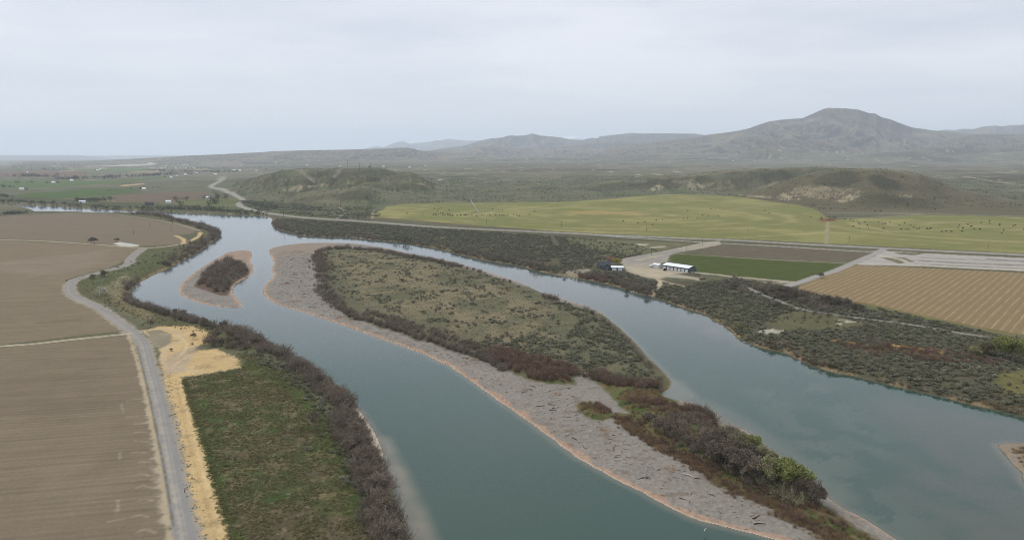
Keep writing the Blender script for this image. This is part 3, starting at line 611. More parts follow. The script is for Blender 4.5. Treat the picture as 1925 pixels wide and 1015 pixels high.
# brown wrack patches on the bar
for (u, v, ru, rv) in ((1046,741,13,4),(1135,806,15,6),(1258,881,15,6),(535,533,12,2),(553,565,12,2),(555,515,9,2),(640,595,12,3),(892,677,11,4),(1180,800,8,3),(565,474,8,2)):
    ctr = FP([(u, v)], 1.2)[0]; e = FP([(u + ru, v), (u, v - rv)], 1.2) - ctr
    dd = np.hypot((xn - ctr[0]) / e[0][0], (yn - ctr[1]) / e[1][1])
    w_ = (1 - sst(dd, .5, 1.2)) * sst(gn, -.25, .25)
    c = lerp(c, np.array(lin(118,86,56)), w_ * .8 * (isl > 0))
# mainland shore edge
ml = (main > 0) & (isl <= 0)
ed = (1 - sst(main + gn * .8, 1.2, 3.5)) * ml
c = lerp(c, np.array(lin(146,126,100)), ed * sst(fbm(xn / 14, yn / 14, 2, 109), -.35, .05) * .8)
beach = FP([(678,772),(700,800),(716,838),(724,862)], 0)
bd = d_line(xn, yn, beach); c = lerp(c, np.array(lin(196,182,166)), (1 - sst(bd, 2.5, 4)) * ml)
# river bed
wet = GZ[nidx] < .02
c = lerp(c, np.array(lin(96,90,72)), (wet * 1.0))
cn[GZ[nidx] < -.05] = cid('river_bed')
col[nidx] = c; cls[nidx] = cn
col = np.clip(col, .004, 1)

# --- build the sheets
quads_i = (np.arange(nY - 1)[:, None] * nA + np.arange(nA - 1)[None, :]).ravel()
Q = np.stack([quads_i, quads_i + 1, quads_i + nA + 1, quads_i + nA], 1)
fc = cls[Q[:, 0]]
V3 = np.stack([GX, GY, GZ], 1)
def grid_obj(name, faces, verts, colors, mat):
    used, inv = np.unique(faces.ravel(), return_inverse=True)
    fv = inv.reshape(-1, 4).astype(np.int32); vv = verts[used]
    me = bpy.data.meshes.new(name)
    me.vertices.add(len(vv)); me.vertices.foreach_set('co', vv.astype(np.float32).ravel())
    me.loops.add(fv.size); me.loops.foreach_set('vertex_index', fv.ravel())
    me.polygons.add(len(fv)); me.polygons.foreach_set('loop_start', np.arange(0, fv.size, 4, dtype=np.int32))
    me.polygons.foreach_set('loop_total', np.full(len(fv), 4, np.int32)); me.polygons.foreach_set('use_smooth', np.ones(len(fv), bool))
    me.update(calc_edges=True)
    at = me.attributes.new('col', 'FLOAT_COLOR', 'POINT')
    cc = np.ones((len(vv), 4), np.float32); cc[:, :3] = colors[used]; at.data.foreach_set('color', cc.ravel())
    me.materials.append(mat); o = bpy.data.objects.new(name, me); C.objects.link(o); return o
rs = FP([(1505,545),(1627,501),(1842,607),(1925,526)])
stripe_ang = math.atan2(*(rs[3] - rs[2])[::-1]); 
rf = FP([(60,900),(200,888)]); fur_ang = math.atan2(*(rf[1] - rf[0])[::-1])
print('stripe angles', math.degrees(math.atan2(*(rs[1] - rs[0])[::-1])), math.degrees(stripe_ang), 'furrow', math.degrees(fur_ang))
M_wild = mountain_mat()
M_soil = ground_mat('ploughed_soil', .10, .06, .12, rot=-fur_ang + math.pi / 2, furrow=.035, period=3.2, streak=.14)
M_grass = ground_mat('pasture_grass', .12, .10, .1)
M_mead = ground_mat('meadow_grass', .28, .16, .5)
M_grav = ground_mat('river_gravel', .16, .06, .3)
M_road = ground_mat('gravel_road', .07, .06, .08)
M_sand = ground_mat('sandy_ground', .16, .1, .2)
def stubble_mat():
    m, nt, b = new_mat('stubble')
    at = nt.nodes.new('ShaderNodeAttribute'); at.attribute_name = 'col'
    ge = nt.nodes.new('ShaderNodeNewGeometry'); pos = ge.outputs['Position']
    mv = mapping(nt, pos, (1, 1, 1), -stripe_ang + math.pi / 2)
    sx = nt.nodes.new('ShaderNodeSeparateXYZ'); nt.links.new(mv, sx.inputs[0])
    jit = mul(nt, noise_node(nt, mapping(nt, mv, (.1, .01, 1)), 1., 3), 3.)
    X = mul(nt, sx.outputs[0], jit, 'ADD')
    s1 = mul(nt, mul(nt, mul(nt, X, 2 * math.pi / 4.9), 0, 'ADD'), 0, 'ADD')
    sn = nt.nodes.new('ShaderNodeMath'); sn.operation = 'SINE'; nt.links.new(s1, sn.inputs[0])
    sn2 = nt.nodes.new('ShaderNodeMath'); sn2.operation = 'SINE'; nt.links.new(mul(nt, X, 2 * math.pi / 1.9), sn2.inputs[0])
    w1 = maprange(nt, sn.outputs[0], .3, .95, 0, .5)
    w2 = maprange(nt, sn2.outputs[0], .2, .9, 0, .35)
    brk = maprange(nt, noise_node(nt, mapping(nt, mv, (.5, .05, 1)), 1., 5), .35, .62, .15, 1)
    cc = mixcol(nt, mul(nt, w1, brk), at.outputs['Color'], lin(184,168,140))
    cc = mixcol(nt, w2, cc, lin(120,98,64))
    f = maprange(nt, noise_node(nt, pos, .8, 5, .7), .3, .7, .85, 1.15)
    nt.links.new(scalecol(nt, cc, f), b.inputs['Base Color']); return m
mats = {'field_ploughed': M_soil, 'field_brown_valley': M_soil, 'field_fallow': M_sand, 'field_green': M_grass, 'field_green_valley': M_grass, 'field_green_far': M_grass,
        'pasture': M_grass, 'meadow': M_mead, 'gravel_bar': M_grav, 'road': M_road, 'farm_track': M_road, 'footpath': M_road, 'sand_lot': M_sand,
        'farm_yard': M_sand, 'gravel_yard': M_sand, 'field_stubble': stubble_mat(), 'island_meadow': M_mead, 'bank_scrub': M_mead, 'river_terrace': M_mead, 'river_bed': M_grav}
rename = {'field_green_valley': 'field', 'field_brown_valley': 'field', 'field_green_far': 'field', 'field_ploughed': 'ploughed_field', 'field_fallow': 'fallow_field', 'field_green': 'green_field', 'field_stubble': 'stubble_field',
          'bank_scrub': 'ground_bank', 'river_terrace': 'ground_terrace', 'island_meadow': 'ground_island'}
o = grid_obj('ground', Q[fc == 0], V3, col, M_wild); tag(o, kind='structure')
for nm, k in CL.items():
    fq = Q[fc == k]
    if len(fq) == 0: continue
    o = grid_obj(rename.get(nm, nm), fq, V3, col, mats[nm]); tag(o, kind='structure')
# the country beside and behind the viewpoint
me = bpy.data.meshes.new('ground_beyond'); e = A[-1]
me.from_pydata([(-e*30,30,3),(e*30,30,3),(-e*36000,36000,3),(-e*36000,-4000,3),(e*36000,-4000,3),(e*36000,36000,3)], [], [(0,2,3),(0,3,4,1),(1,4,5)])
o = bpy.data.objects.new('ground_outer', me); C.objects.link(o); tag(o, kind='structure')
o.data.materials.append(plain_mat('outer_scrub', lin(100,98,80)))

# ------------------------------------------------------------------ water
wa = np.linspace(-.95, .95, 620); wY = 100 / np.linspace(100 / 60, 100 / 2000, 420)
WX = (wa[None, :] * wY[:, None]).ravel(); WY = np.repeat(wY, len(wa))
wm, wsa, wsb, wsc = shore_fields(WX, WY)
dep = -np.maximum(np.maximum(wm, wsa), np.maximum(wsb, wsc))
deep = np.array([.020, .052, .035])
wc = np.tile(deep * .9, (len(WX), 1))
wc = lerp(wc, np.array([.058, .076, .071]), sst(WY, 280, 560))  # farther water painted paler, standing in for stronger sky reflection at grazing angles
def near_line(pts, w0, w1):
    return 1 - sst(d_line(WX, WY, FP(pts, 0), 90.), w0, w1)
wob = fbm(WX / 14, WY / 14, 3, 120)
sh = near_line([(702,830),(735,900),(760,960),(785,1040),(810,1120)], 3, 8.5 + 0 * wob[0]) * (.85 + .4 * wob)
wc = lerp(wc, np.array([.14, .125, .09]), np.clip(sh, 0, 1) * .95)
sh2 = sst(near_line([(1940,860),(1925,930),(1960,1010),(2000,1100)], 4, 60) * (1 + .8 * wob) + near_line([(1925,835),(1790,800),(1700,770)], 2, 40) * .8, .25, 1.1)
wc = lerp(wc, np.array([.056, .058, .046]), sh2 * .65)
sh3 = near_line([(1275,745),(1345,772),(1420,820),(1500,880),(1560,930)], 2, 12) * .6 + near_line([(1262,720),(1280,740)], 2, 9)
wc = lerp(wc, np.array([.13, .13, .10]), np.clip(sh3, 0, 1) * .6)
sh4 = near_line([(1300,590),(1365,625),(1400,640)], 3, 22) * .8
wc = lerp(wc, np.array([.12, .10, .08]), np.clip(sh4, 0, 1) * .55 * (.7 + wob * .8).clip(0, 1))
wc = lerp(wc, np.array([.10, .10, .075]), (1 - sst(dep, .4, 3.2)) * .7)
for L in ([(1500,700),(1600,790),(1640,840)], [(1560,880),(1660,970),(1740,1050)], [(1440,740),(1560,860)]):
    wc = lerp(wc, np.array([.055, .075, .055]), near_line(L, 1, 16) * .5 * (wob > -.1))
nq = (np.arange(len(wY) - 1)[:, None] * len(wa) + np.arange(len(wa) - 1)[None, :]).ravel()
WQ = np.stack([nq, nq + 1, nq + len(wa) + 1, nq + len(wa)], 1)
def water_mat():
    m, nt, b = new_mat('river_water')
    at = nt.nodes.new('ShaderNodeAttribute'); at.attribute_name = 'col'
    ge = nt.nodes.new('ShaderNodeNewGeometry'); pos = ge.outputs['Position']
    nt.links.new(at.outputs['Color'], b.inputs['Base Color'])
    b.inputs['IOR'].default_value = 1.333; b.inputs['Specular IOR Level'].default_value = .5; b.inputs['Roughness'].default_value = .09
    big = noise_node(nt, mapping(nt, pos, (.07, .014, 1), -.75), 1., 5)
    nt.links.new(maprange(nt, big, .35, .65, .035, .085), b.inputs['Roughness'])
    bp = nt.nodes.new('ShaderNodeBump'); bp.inputs['Distance'].default_value = .14
    nt.links.new(maprange(nt, big, .35, .7, .16, .42), bp.inputs['Strength'])
    nt.links.new(noise_node(nt, pos, .45, 5, .6), bp.inputs['Height'])
    nt.links.new(bp.outputs[0], b.inputs['Normal'])
    return m
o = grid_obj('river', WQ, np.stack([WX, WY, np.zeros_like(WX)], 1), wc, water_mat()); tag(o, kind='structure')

# ------------------------------------------------------------------ plant meshes
class MB:
    def __init__(s): s.v = []; s.f = []; s.mi = []
    def ribbon(s, p0, p1, w0, w1, mi=0):
        p0 = Vector(p0); p1 = Vector(p1); d = p1 - p0
        n = d.cross(Vector((random.gauss(0, 1), random.gauss(0, 1), random.gauss(0, 1))))
        if n.length < 1e-6: return
        n.normalize(); i = len(s.v)
        s.v += [p0 - n * w0, p0 + n * w0, p1 + n * w1, p1 - n * w1]; s.f.append((i, i + 1, i + 2, i + 3)); s.mi.append(mi)
    def leaf(s, p, r, mi=0, up=0.):
        n = Vector((random.gauss(0, 1), random.gauss(0, 1), random.gauss(0, 1) + up)).normalized()
        t = n.cross(Vector((random.gauss(0, 1), random.gauss(0, 1), random.gauss(0, 1)))).normalized(); b = n.cross(t)
        p = Vector(p); i = len(s.v); e = random.uniform(.45, .8)
        s.v += [p - t * r, p + b * r * e, p + t * r, p - b * r * e]; s.f.append((i, i + 1, i + 2, i + 3)); s.mi.append(mi)
    def tube(s, p0, p1, r0, r1, n=6, mi=0):
        p0 = Vector(p0); p1 = Vector(p1); d = (p1 - p0).normalized()
        u = d.orthogonal().normalized(); w = d.cross(u); i = len(s.v)
        for p, r in ((p0, r0), (p1, r1)):
            for k in range(n):
                a = 2 * math.pi * k / n; s.v.append(p + (u * math.cos(a) + w * math.sin(a)) * r)
        for k in range(n):
            s.f.append((i + k, i + (k + 1) % n, i + n + (k + 1) % n, i + n + k)); s.mi.append(mi)
    def box(s, c, d, mi=0, rz=0):
        i = len(s.v); cx, cy, cz = c; M = Matrix.Rotation(rz, 3, 'Z')
        for sx in (-1, 1):
            for sy in (-1, 1):
                for sz in (-1, 1): s.v.append(Vector(c) + M @ Vector((sx * d[0] / 2, sy * d[1] / 2, sz * d[2] / 2)))
        for f in ((0,1,3,2),(4,6,7,5),(0,4,5,1),(2,3,7,6),(0,2,6,4),(1,5,7,3)): s.f.append(tuple(i + k for k in f)); s.mi.append(mi)
    def mesh(s, name, *mats):
        me = bpy.data.meshes.new(name); me.from_pydata([tuple(v) for v in s.v], [], s.f)
        for m in mats: me.materials.append(m)
        if len(mats) > 1: me.polygons.foreach_set('material_index', s.mi)
        me.update(); return me
def rv(): return Vector((random.gauss(0, 1), random.gauss(0, 1), random.gauss(0, 1)))

M_sage = plain_mat('sage_leaf', lin(146,144,128), .3, .95, .32, col2=lin(116,118,94))
M_sagew = plain_mat('sage_wood', lin(84,76,66), .2)
M_twig = plain_mat('bare_twigs', lin(142,133,120), .25, .95, .28, col2=lin(140,126,114))
M_redtwig = plain_mat('red_twigs', lin(148,122,110), .25, .95, .22, col2=lin(136,116,98))
M_gtwig = plain_mat('budding_twigs', lin(160,160,112), .3, .95, .18, col2=lin(148,146,116))
M_lime = plain_mat('spring_leaf', lin(150,155,94), .3, .9, .15)
M_bark = plain_mat('bark', lin(130,122,112), .25)
M_dry = plain_mat('dry_grass', lin(176,154,120), .3, .95, .25, col2=lin(150,128,100))
M_gold = plain_mat('willow_leaf', lin(178,160,60), .25)
M_ever = plain_mat('dark_foliage', lin(92,98,78), .3, .95, .25, col2=lin(112,108,92))
M_drift = plain_mat('driftwood', lin(84,72,62), .25, .95, .35, col2=lin(56,47,42))
M_white = plain_mat('bleached_wood', lin(205,198,188), .1)

def sage_mesh(seed, n=230):
    random.seed(seed); b = MB(); lobes = [(Vector((random.gauss(0, .32), random.gauss(0, .32), random.uniform(.3, .5))), random.uniform(.3, .5)) for _ in range(6)]
    for i in range(9):
        d = Vector((random.gauss(0, .5), random.gauss(0, .5), .6)); b.ribbon((0, 0, 0), d, .03, .012, 1)
    for i in range(n):
        c, r = random.choice(lobes); d = rv().normalized(); d.z = abs(d.z) * .9 - .15
        p = c + d * r * random.uniform(.75, 1.08); p.z = max(p.z, .03)
        b.leaf(p, random.uniform(.07, .13), 0, .5)
    return b.mesh('sagebrush', M_sage, M_sagew)
def shrub_mesh(seed, mat, spread=.55, n=26, leafy=None, wscale=1.):
    """leafless thicket: many stems from one root, unit height"""
    random.seed(seed); b = MB()
    for i in range(n):
        base = Vector((random.gauss(0, .16), random.gauss(0, .16), 0)); d = Vector((random.gauss(0, spread), random.gauss(0, spread), 1)).normalized()
        L = random.uniform(.6, 1.05); k = 3; p = base
        for j in range(k):
            q = p + d * (L / k) + rv() * .02; b.ribbon(p, q, .012 * wscale, .008 * wscale)
            for t in range(4):
                s0 = p.lerp(q, random.random()); dd = (d + rv() * .55).normalized(); l2 = random.uniform(.12, .3); e = s0 + dd * l2
                if e.z < 0: continue
                b.ribbon(s0, e, .007 * wscale, .004 * wscale)
                for t2 in range(3):
                    s1 = s0.lerp(e, random.uniform(.3, 1)); e1 = s1 + (dd + rv() * .6).normalized() * random.uniform(.06, .14)
                    b.ribbon(s1, e1, .0055 * wscale, .0025 * wscale)
                    if leafy and random.random() < leafy: b.leaf(e1, random.uniform(.018, .035), 1)
            p = q; d = (d + rv() * .12).normalized()
    return b
def tree_meshes(seed, mat, leafmat=None, leaf=0, levels=4, spread=.6, ws=1.):
    """(trunk, crown) unit height 1"""
    random.seed(seed); T = MB(); K = MB()
    def grow(p, d, L, r, lv):
        seg = 2 if lv < 3 else 1; q = p
        for k in range(seg):
            e = q + d * (L / seg); r2 = r * (.82 if k < seg - 1 else .62)
            if lv <= 1: T.tube(q, e, r, r2, 6)
            elif lv == 2: K.tube(q, e, r, r2, 4)
            else: K.ribbon(q, e, max(r, .0035 * ws), max(r2, .0025 * ws))
            q = e; r = r2; d = (d + rv() * .13).normalized()
            if lv >= 1 and lv < levels:
                for _ in range(1): grow(q, (d + rv() * spread).normalized(), L * random.uniform(.45, .62), r * .6, lv + 1)
        if lv < levels:
            for _ in range(3 if lv else 6):
                dd = (d + rv() * spread); dd.z = dd.z * .8 + .15; grow(q, dd.normalized(), L * random.uniform(.55, .78), r * .68, lv + 1)
        else:
            for _ in range(5):
                e = q + (d + rv() * .8).normalized() * random.uniform(.03, .07); K.ribbon(q, e, .003 * ws, .0018 * ws)
            for _ in range(leaf): K.leaf(q + rv() * .035, random.uniform(.006, .012) * ws, 1)
    grow(Vector((0, 0, 0)), Vector((random.gauss(0, .05), random.gauss(0, .05), 1)).normalized(), .27, .026, 0)
    zmax = max(v.z for v in K.v)
    for B in (T, K):
        B.v = [v / zmax for v in B.v]
    return T.mesh('trunk', M_bark), K.mesh('crown', mat, leafmat or mat)
def clump_crown(seed, n=420, mat=None, w=.45):
    """(trunk, crown) for trees far away: leaf sprays through an uneven volume"""
    random.seed(seed); T = MB(); K = MB(); T.tube((0, 0, 0), (0, 0, .35), .03, .022); T.tube((0, 0, .35), (.03, .02, .7), .022, .008)
    lobes = [(Vector((random.gauss(0, w * .45), random.gauss(0, w * .45), random.uniform(.3, .8))), random.uniform(.15, .28)) for _ in range(9)]
    for i in range(n):
        c, r = random.choice(lobes); p = c + rv().normalized() * r * random.uniform(.4, 1); p.z = max(p.z, .08); K.leaf(p, random.uniform(.03, .06))
    return T.mesh('trunk', M_bark), K.mesh('crown', mat)

def grass_mesh(seed):
    random.seed(seed); b = MB()
    for i in range(120):
        p = Vector((random.gauss(0, .38), random.gauss(0, .38), 0)); b.ribbon(p, p + Vector((random.gauss(0, .22), random.gauss(0, .22), random.uniform(.4, 1))), .022, .006)
    return b.mesh('dry_grass_clump', M_dry)

SAGE = [sage_mesh(i) for i in (1, 2, 3, 4)]
WIL = [shrub_mesh(10 + i, None).mesh('bare_shrub', M_twig) for i in range(4)]
RED = [shrub_mesh(20 + i, None, .42, 30).mesh('red_willow', M_redtwig) for i in range(3)]
BUD = [shrub_mesh(30 + i, None, .5, 24, .8).mesh('budding_shrub', M_twig, M_gtwig) for i in range(2)]
LIM = [shrub_mesh(35 + i, None, .5, 24, 1.6).mesh('green_shrub', M_gtwig, M_lime) for i in range(2)]
GRS = [grass_mesh(40 + i) for i in range(3)]

# ------------------------------------------------------------------ scattering
def inside_pts(poly, n, z=3., world=False):
    P = np.asarray(poly) if world else FP(poly, z)
    lo, hi = P.min(0), P.max(0); out = []; tot = 0
    while tot < n:
        q = rng.uniform(lo, hi, (max(n * 3, 200), 2)); s = sd_poly(q[:, 0], q[:, 1], P, 30.); q = q[s > 0]; out.append(q); tot += len(q)
        if len(q) == 0: break
    return np.concatenate(out)[:n]
def area(poly, z=3.):
    P = FP(poly, z); X_, Y_ = P[:, 0], P[:, 1]; return abs(np.dot(X_, np.roll(Y_, 1)) - np.dot(Y_, np.roll(X_, 1))) / 2
def along(line, n, w, z=3.):
    P = catmull(FP(line, z), 4, closed=False); d = np.hypot(*np.diff(P, axis=0).T); cum = np.concatenate([[0], np.cumsum(d)])
    t = rng.uniform(0, cum[-1], n); X_ = np.interp(t, cum, P[:, 0]); Y_ = np.interp(t, cum, P[:, 1])
    return np.stack([X_, Y_], 1) + rng.normal(0, w, (n, 2))
BEACH = FP([(682,778),(702,806),(716,838),(722,856)], 0)
BAG = {}     # kind -> list of (x, y, z, size, height factor, zone)
def put(kind, pts, s0, s1, zone, zmin=.35, hf=1., sink=.05):
    if len(pts) == 0: return
    if zone == 'left bank': pts = pts[d_line(pts[:, 0], pts[:, 1], BEACH) > 4.2]
    z = hfun(pts[:, 0], pts[:, 1]); k = z > zmin; pts = pts[k]; z = z[k]
    s = rng.uniform(s0, s1, len(pts)) * np.exp(rng.normal(0, .18, len(pts)))
    BAG.setdefault(kind, []).extend([(p[0], p[1], zz - sink * ss, ss, hf, zone) for p, zz, ss in zip(pts, z, s)])
def thin(pts, scale, thr, seed, soft=.15):
    n_ = fbm(pts[:, 0] / scale, pts[:, 1] / scale, 3, seed); return pts[rng.uniform(0, 1, len(pts)) < sst(n_, thr - soft, thr + soft)]
def off_tracks(pts, lines, w):
    for L in lines:
        P = catmull(FP(L), 3, closed=False); d = d_line(pts[:, 0], pts[:, 1], P); pts = pts[d > w]
    return pts
PATHS = [[(1405,540),(1432,553.5),(1502,580),(1568,591.5),(1679,606),(1743,615),(1883,637),(1960,648)], [(1238,526),(1241,532),(1236,541),(1226,549)], HW[9:], [(1047,463),(1035,440)]]

rb1 = [(520,424),(530,412),(560,412.5),(700,422),(880,434),(960,438),(1060,446),(1120,452),(1210,463),(1240,471),(1165,487),(1120,490),(1112,503),(1060,512),(1046,517),(974,499),(916,490),(858,477),(824,468),(786,461),(749,455),(699,451),(649,446),(600,444.5),(540,436)]
q = inside_pts(rb1, int(area(rb1) / 5.6)); q = thin(q, 30, -.38, 201); q = off_tracks(q, PATHS, 3.5)
d_ = FP([(1060,446),(1240,471)]);
sp = [(1060,448),(1180,452),(1310,458),(1240,472),(1190,480),(1130,472)]
s_ = sd_poly(q[:, 0], q[:, 1], FP(sp), 60.); q = q[(s_ < -2) | (rng.uniform(0, 1, len(q)) < .18)]
put('sage', q, 1.0, 1.9, 'far bank terrace')
rb2 = [(1085,522),(1115,510),(1160,511),(1180,514),(1215,526),(1236,530),(1290,540),(1316,531),(1380,524),(1460,536),(1500,547),(1590,569),(1700,590),(1801,613),(1925,641),(2100,675),(2200,845),(1990,797),(1921,782),(1829,761),(1707,731),(1604,706),(1510,680),(1432,654),(1385,633),(1347,604),(1296,582),(1225,557),(1178,544)]
q = inside_pts(rb2, int(area(rb2) / 4.2)); q = thin(q, 26, -.42, 202); q = off_tracks(q, PATHS, 2.6)
for hole, keep in (([(1500,585),(1570,594),(1650,610),(1560,622),(1480,622),(1440,608),(1470,592)], .12), ([(1415,625),(1450,616),(1475,622),(1466,630)], .1), ([(1560,641),(1600,644),(1700,650),(1780,662),(1790,668),(1700,664),(1630,650)], .12), ([(1870,705),(1925,695),(2000,700),(1980,750),(1880,738)], .1)):
    s_ = sd_poly(q[:, 0], q[:, 1], FP(hole), 60.); q = q[(s_ < 0) | (rng.uniform(0, 1, len(q)) < keep)]
put('sage', q, .9, 1.7, 'near side of far bank')
# scrub between highway and hills
sc1 = [(460,378),(520,382),(600,388),(700,392),(716,404),(700,416),(612,409),(550,404),(487,395),(462,388)]
q = inside_pts(sc1, 2600); q = thin(q, 40, .0, 203); put('sage', q, 1.4, 2.6, 'foot of the hills')
# island
im = [(615,475),(700,474),(770,482),(850,497),(930,520),(1020,555),(1100,580),(1150,612),(1190,650),(1235,695),(1250,712),(1235,728),(1110,705),(1060,700),(960,670),(850,635),(740,600),(680,585),(640,560),(618,530),(612,500)]
q = inside_pts(im, 4200, 2.3); q = thin(q, 16, .13, 204, .1); put('sage', q, .8, 1.7, 'big island', zmin=1.2)
q = inside_pts(im, 900, 2.3); put('sage', q, .3, .7, 'big island', zmin=1.2)
im2 = [(1020,560),(1100,582),(1150,615),(1190,652),(1238,698),(1250,712),(1235,726),(1120,704),(1040,690),(940,655),(900,640),(980,630),(1060,640),(1090,600)]
q = inside_pts(im2, 1500, 2.3); put('sage', thin(q, 12, -.15, 205), .9, 1.7, 'big island', zmin=1.2)
# left bank
q = along([(470,665),(540,700),(590,745),(622,795),(650,850),(690,930)], 260, 3.0); put('sage', q, .8, 1.6, 'left bank')
q = along([(190,560),(262,592),(330,612),(400,622)], 120, 5); put('sage', q, .4, 1.0, 'left bank')
q = along([(150,530),(240,505),(300,480),(345,468),(380,450)], 160, 7); put('sage', q, .6, 1.5, 'left bank')

# brush dotting the hills and the dry plain at their foot
hq = np.stack([rng.uniform(-900, 1700, 60000), rng.uniform(1330, 2700, 60000)], 1)
ok = (hq[:, 0] / hq[:, 1] > -.375) & (hq[:, 0] / hq[:, 1] < .8)
for P_, pad in ((PIV1, 8), (PIV2, 12), (LOWL, 0), (W_OUT, 4)): ok &= sd_poly(hq[:, 0], hq[:, 1], P_, 60.) < -pad
hq = off_tracks(hq[ok], [HW[:9]], 9); hq = thin(hq, 55, .06, 222, .3)
put('sage', hq[:15000], .9, 2.3, 'foot of the hills')
# bare thickets
q = along([(430,612),(480,634),(520,654),(560,676),(598,700),(628,724),(660,755),(684,790),(700,818),(712,850),(724,885),(735,920),(744,955),(756,1000),(775,1060)], 560, 2.6); q[:, 0] -= 2.5; put('wil', q, 2.6, 4.6, 'left bank')
q = along([(560,690),(598,716),(630,750),(650,790),(672,840),(690,890),(705,940),(722,1000),(735,1050)], 300, 2.6); put('wil', q, 1.8, 4.0, 'left bank')
q = along([(248,548),(244,558),(262,572),(300,585),(340,596),(370,604),(400,612),(440,622),(480,638)], 300, 2.2); put('wil', q, 2.2, 4.2, 'left bank')
q = along([(385,640),(420,645),(470,655),(440,640)], 46, 3.5); put('wil', q, 1.8, 3.6, 'left bank')
q = along([(252,540),(274,526),(299,513),(325,501),(349,488),(374,473),(399,456),(412,445),(405,434),(380,428)], 520, 4.2); put('wil', q, 2.6, 5.4, 'upper left bank')
q = along([(250,402),(299,406),(324,411),(359,421),(389,427)], 200, 5); put('wil', q, 3, 6, 'upper left bank')
q = along([(300,512),(340,490),(380,462),(398,446)], 200, 7); put('wil', q, 2, 4.5, 'upper left bank')
q = inside_pts([(385,508),(405,496),(425,489),(450,491),(465,500),(468,511),(452,520),(434,532),(428,547),(412,548),(390,542),(372,534)], 240, 2.2); put('wil', q, 2.4, 4.6, 'small island', zmin=.8); 
q = inside_pts([(385,508),(405,496),(425,489),(450,491),(465,500),(468,511),(452,520),(434,532),(428,547),(412,548),(390,542),(372,534)], 90, 2.2); put('red', q, 1.8, 3.2, 'small island', zmin=.8)
# island rims
q = along([(600,472),(640,468),(700,471),(760,481),(810,489),(860,500)], 300, 3.6, 2.2); put('wil', q, 1.8, 3.6, 'big island', zmin=.6)
q = along([(598,480),(601,498),(608,512),(609,535),(616,556)], 120, 3.2, 2.2); put('wil', q, 2.2, 4.2, 'big island', zmin=.6)
q = along([(598,478),(600,492),(608,505)], 60, 4, 2.2); put('red', q, 2, 3.2, 'big island', zmin=.6)
q = along([(616,556),(638,574),(660,594),(690,600),(718,611),(762,623),(785,634),(815,641),(846,653),(893,667),(950,690)], 520, 2.3, 2.2); put('wil', q, 1.5, 3.2, 'big island', zmin=1.)
q = along([(690,588),(740,603),(800,622),(870,645),(950,672)], 260, 2.6, 2.2); put('wil', q, 1.2, 2.6, 'big island', zmin=1.)
q = inside_pts([(930,655),(1000,672),(1060,688),(1100,697),(1078,702),(1073,715),(1050,716),(1015,712),(976,699),(945,684),(900,664)], 380, 2.2); put('red', q, 1.6, 3.0, 'big island', zmin=1.)
q = along([(880,502),(930,517),(1000,540),(1060,562),(1110,578)], 40, 1.6, 2.2); put('wil', q, 1.6, 3.2, 'big island', zmin=.6)
q = along([(1023,553),(1036,557),(1050,562)], 26, 1.5, 2.2); put('wil', q, 2, 3.2, 'big island', zmin=.6)
q = along([(1075,567),(1105,577),(1127,588)], 50, 1.8, 2.2); put('wil', q, 2.4, 3.8, 'big island', zmin=.6)
q = along([(1130,592),(1158,614),(1175,630),(1196,648),(1216,672),(1238,695),(1253,714)], 190, 1.6, 2.2); put('wil', q, 1.2, 2.8, 'big island', zmin=.6)
q = along([(1110,700),(1150,716),(1190,722),(1235,722)], 170, 2.2, 2.2); put('red', q, 1.6, 2.8, 'big island', zmin=.8)
q = along([(1110,699),(1150,714),(1200,722),(1245,720)], 70, 2.0, 2.2); put('wil', q, 1.8, 3.2, 'big island', zmin=.8)
# south tail of the island
tail = [(1180,735),(1240,742),(1298,760),(1340,776),(1395,811),(1440,850),(1500,903),(1545,938),(1600,975),(1650,1012),(1600,1010),(1532,983),(1482,960),(1430,928),(1378,913),(1326,878),(1274,848),(1230,826),(1192,800),(1170,784),(1195,776),(1175,762)]
q = inside_pts(tail, 620, 2.2); put('red', thin(q, 9, -.25, 206), .7, 1.9, 'island tail', zmin=.8)
q = along([(1200,752),(1250,760),(1300,770),(1350,790)], 120, 3, 2.2); put('red', q, 1.2, 2.4, 'island tail', zmin=.8)
q = inside_pts(tail, 420, 2.2); put('grs', q, .5, 1.3, 'island tail', zmin=.6)
q = along([(1155,780),(1192,803),(1230,829),(1274,850),(1326,881),(1342,893),(1378,915),(1430,930),(1482,961),(1532,985),(1600,1012)], 480, 1.2, 2.2); put('grs', q, .6, 1.4, 'island tail', zmin=.5)
q = along([(1155,780),(1192,803),(1230,829),(1274,850),(1326,881),(1378,915),(1430,930),(1482,961),(1532,985),(1600,1012)], 220, 1.3, 2.2); put('red', q, .8, 1.8, 'island tail', zmin=.5)
q = inside_pts([(1230,790),(1290,780),(1340,800),(1400,850),(1430,900),(1400,915),(1340,885),(1270,835)], 150, 2.2); put('wil', q, 1.6, 3.4, 'island tail', zmin=.8)
q = along([(1300,768),(1330,776),(1345,782)], 40, 1.2, 2.2); put('wil', q, 2.2, 3.4, 'island tail', zmin=.5)
q = along([(1370,800),(1395,812),(1415,824)], 40, 1.2, 2.2); put('wil', q, 1.6, 2.8, 'island tail', zmin=.5)
q = inside_pts([(1355,820),(1400,826),(1440,860),(1500,905),(1540,940),(1500,950),(1440,925),(1370,895)], 110, 2.2); put('bud', q, 2.5, 4.6, 'island tail', zmin=.8)
q = inside_pts([(1087,757),(1110,755),(1150,772),(1140,780),(1110,779),(1095,772)], 70, 1.6); put('grs', q, .8, 1.5, 'gravel bar', zmin=.6)
q = inside_pts([(1120,758),(1150,772),(1140,778),(1118,772)], 26, 1.6); put('red', q, 1.2, 2.4, 'gravel bar', zmin=.6)
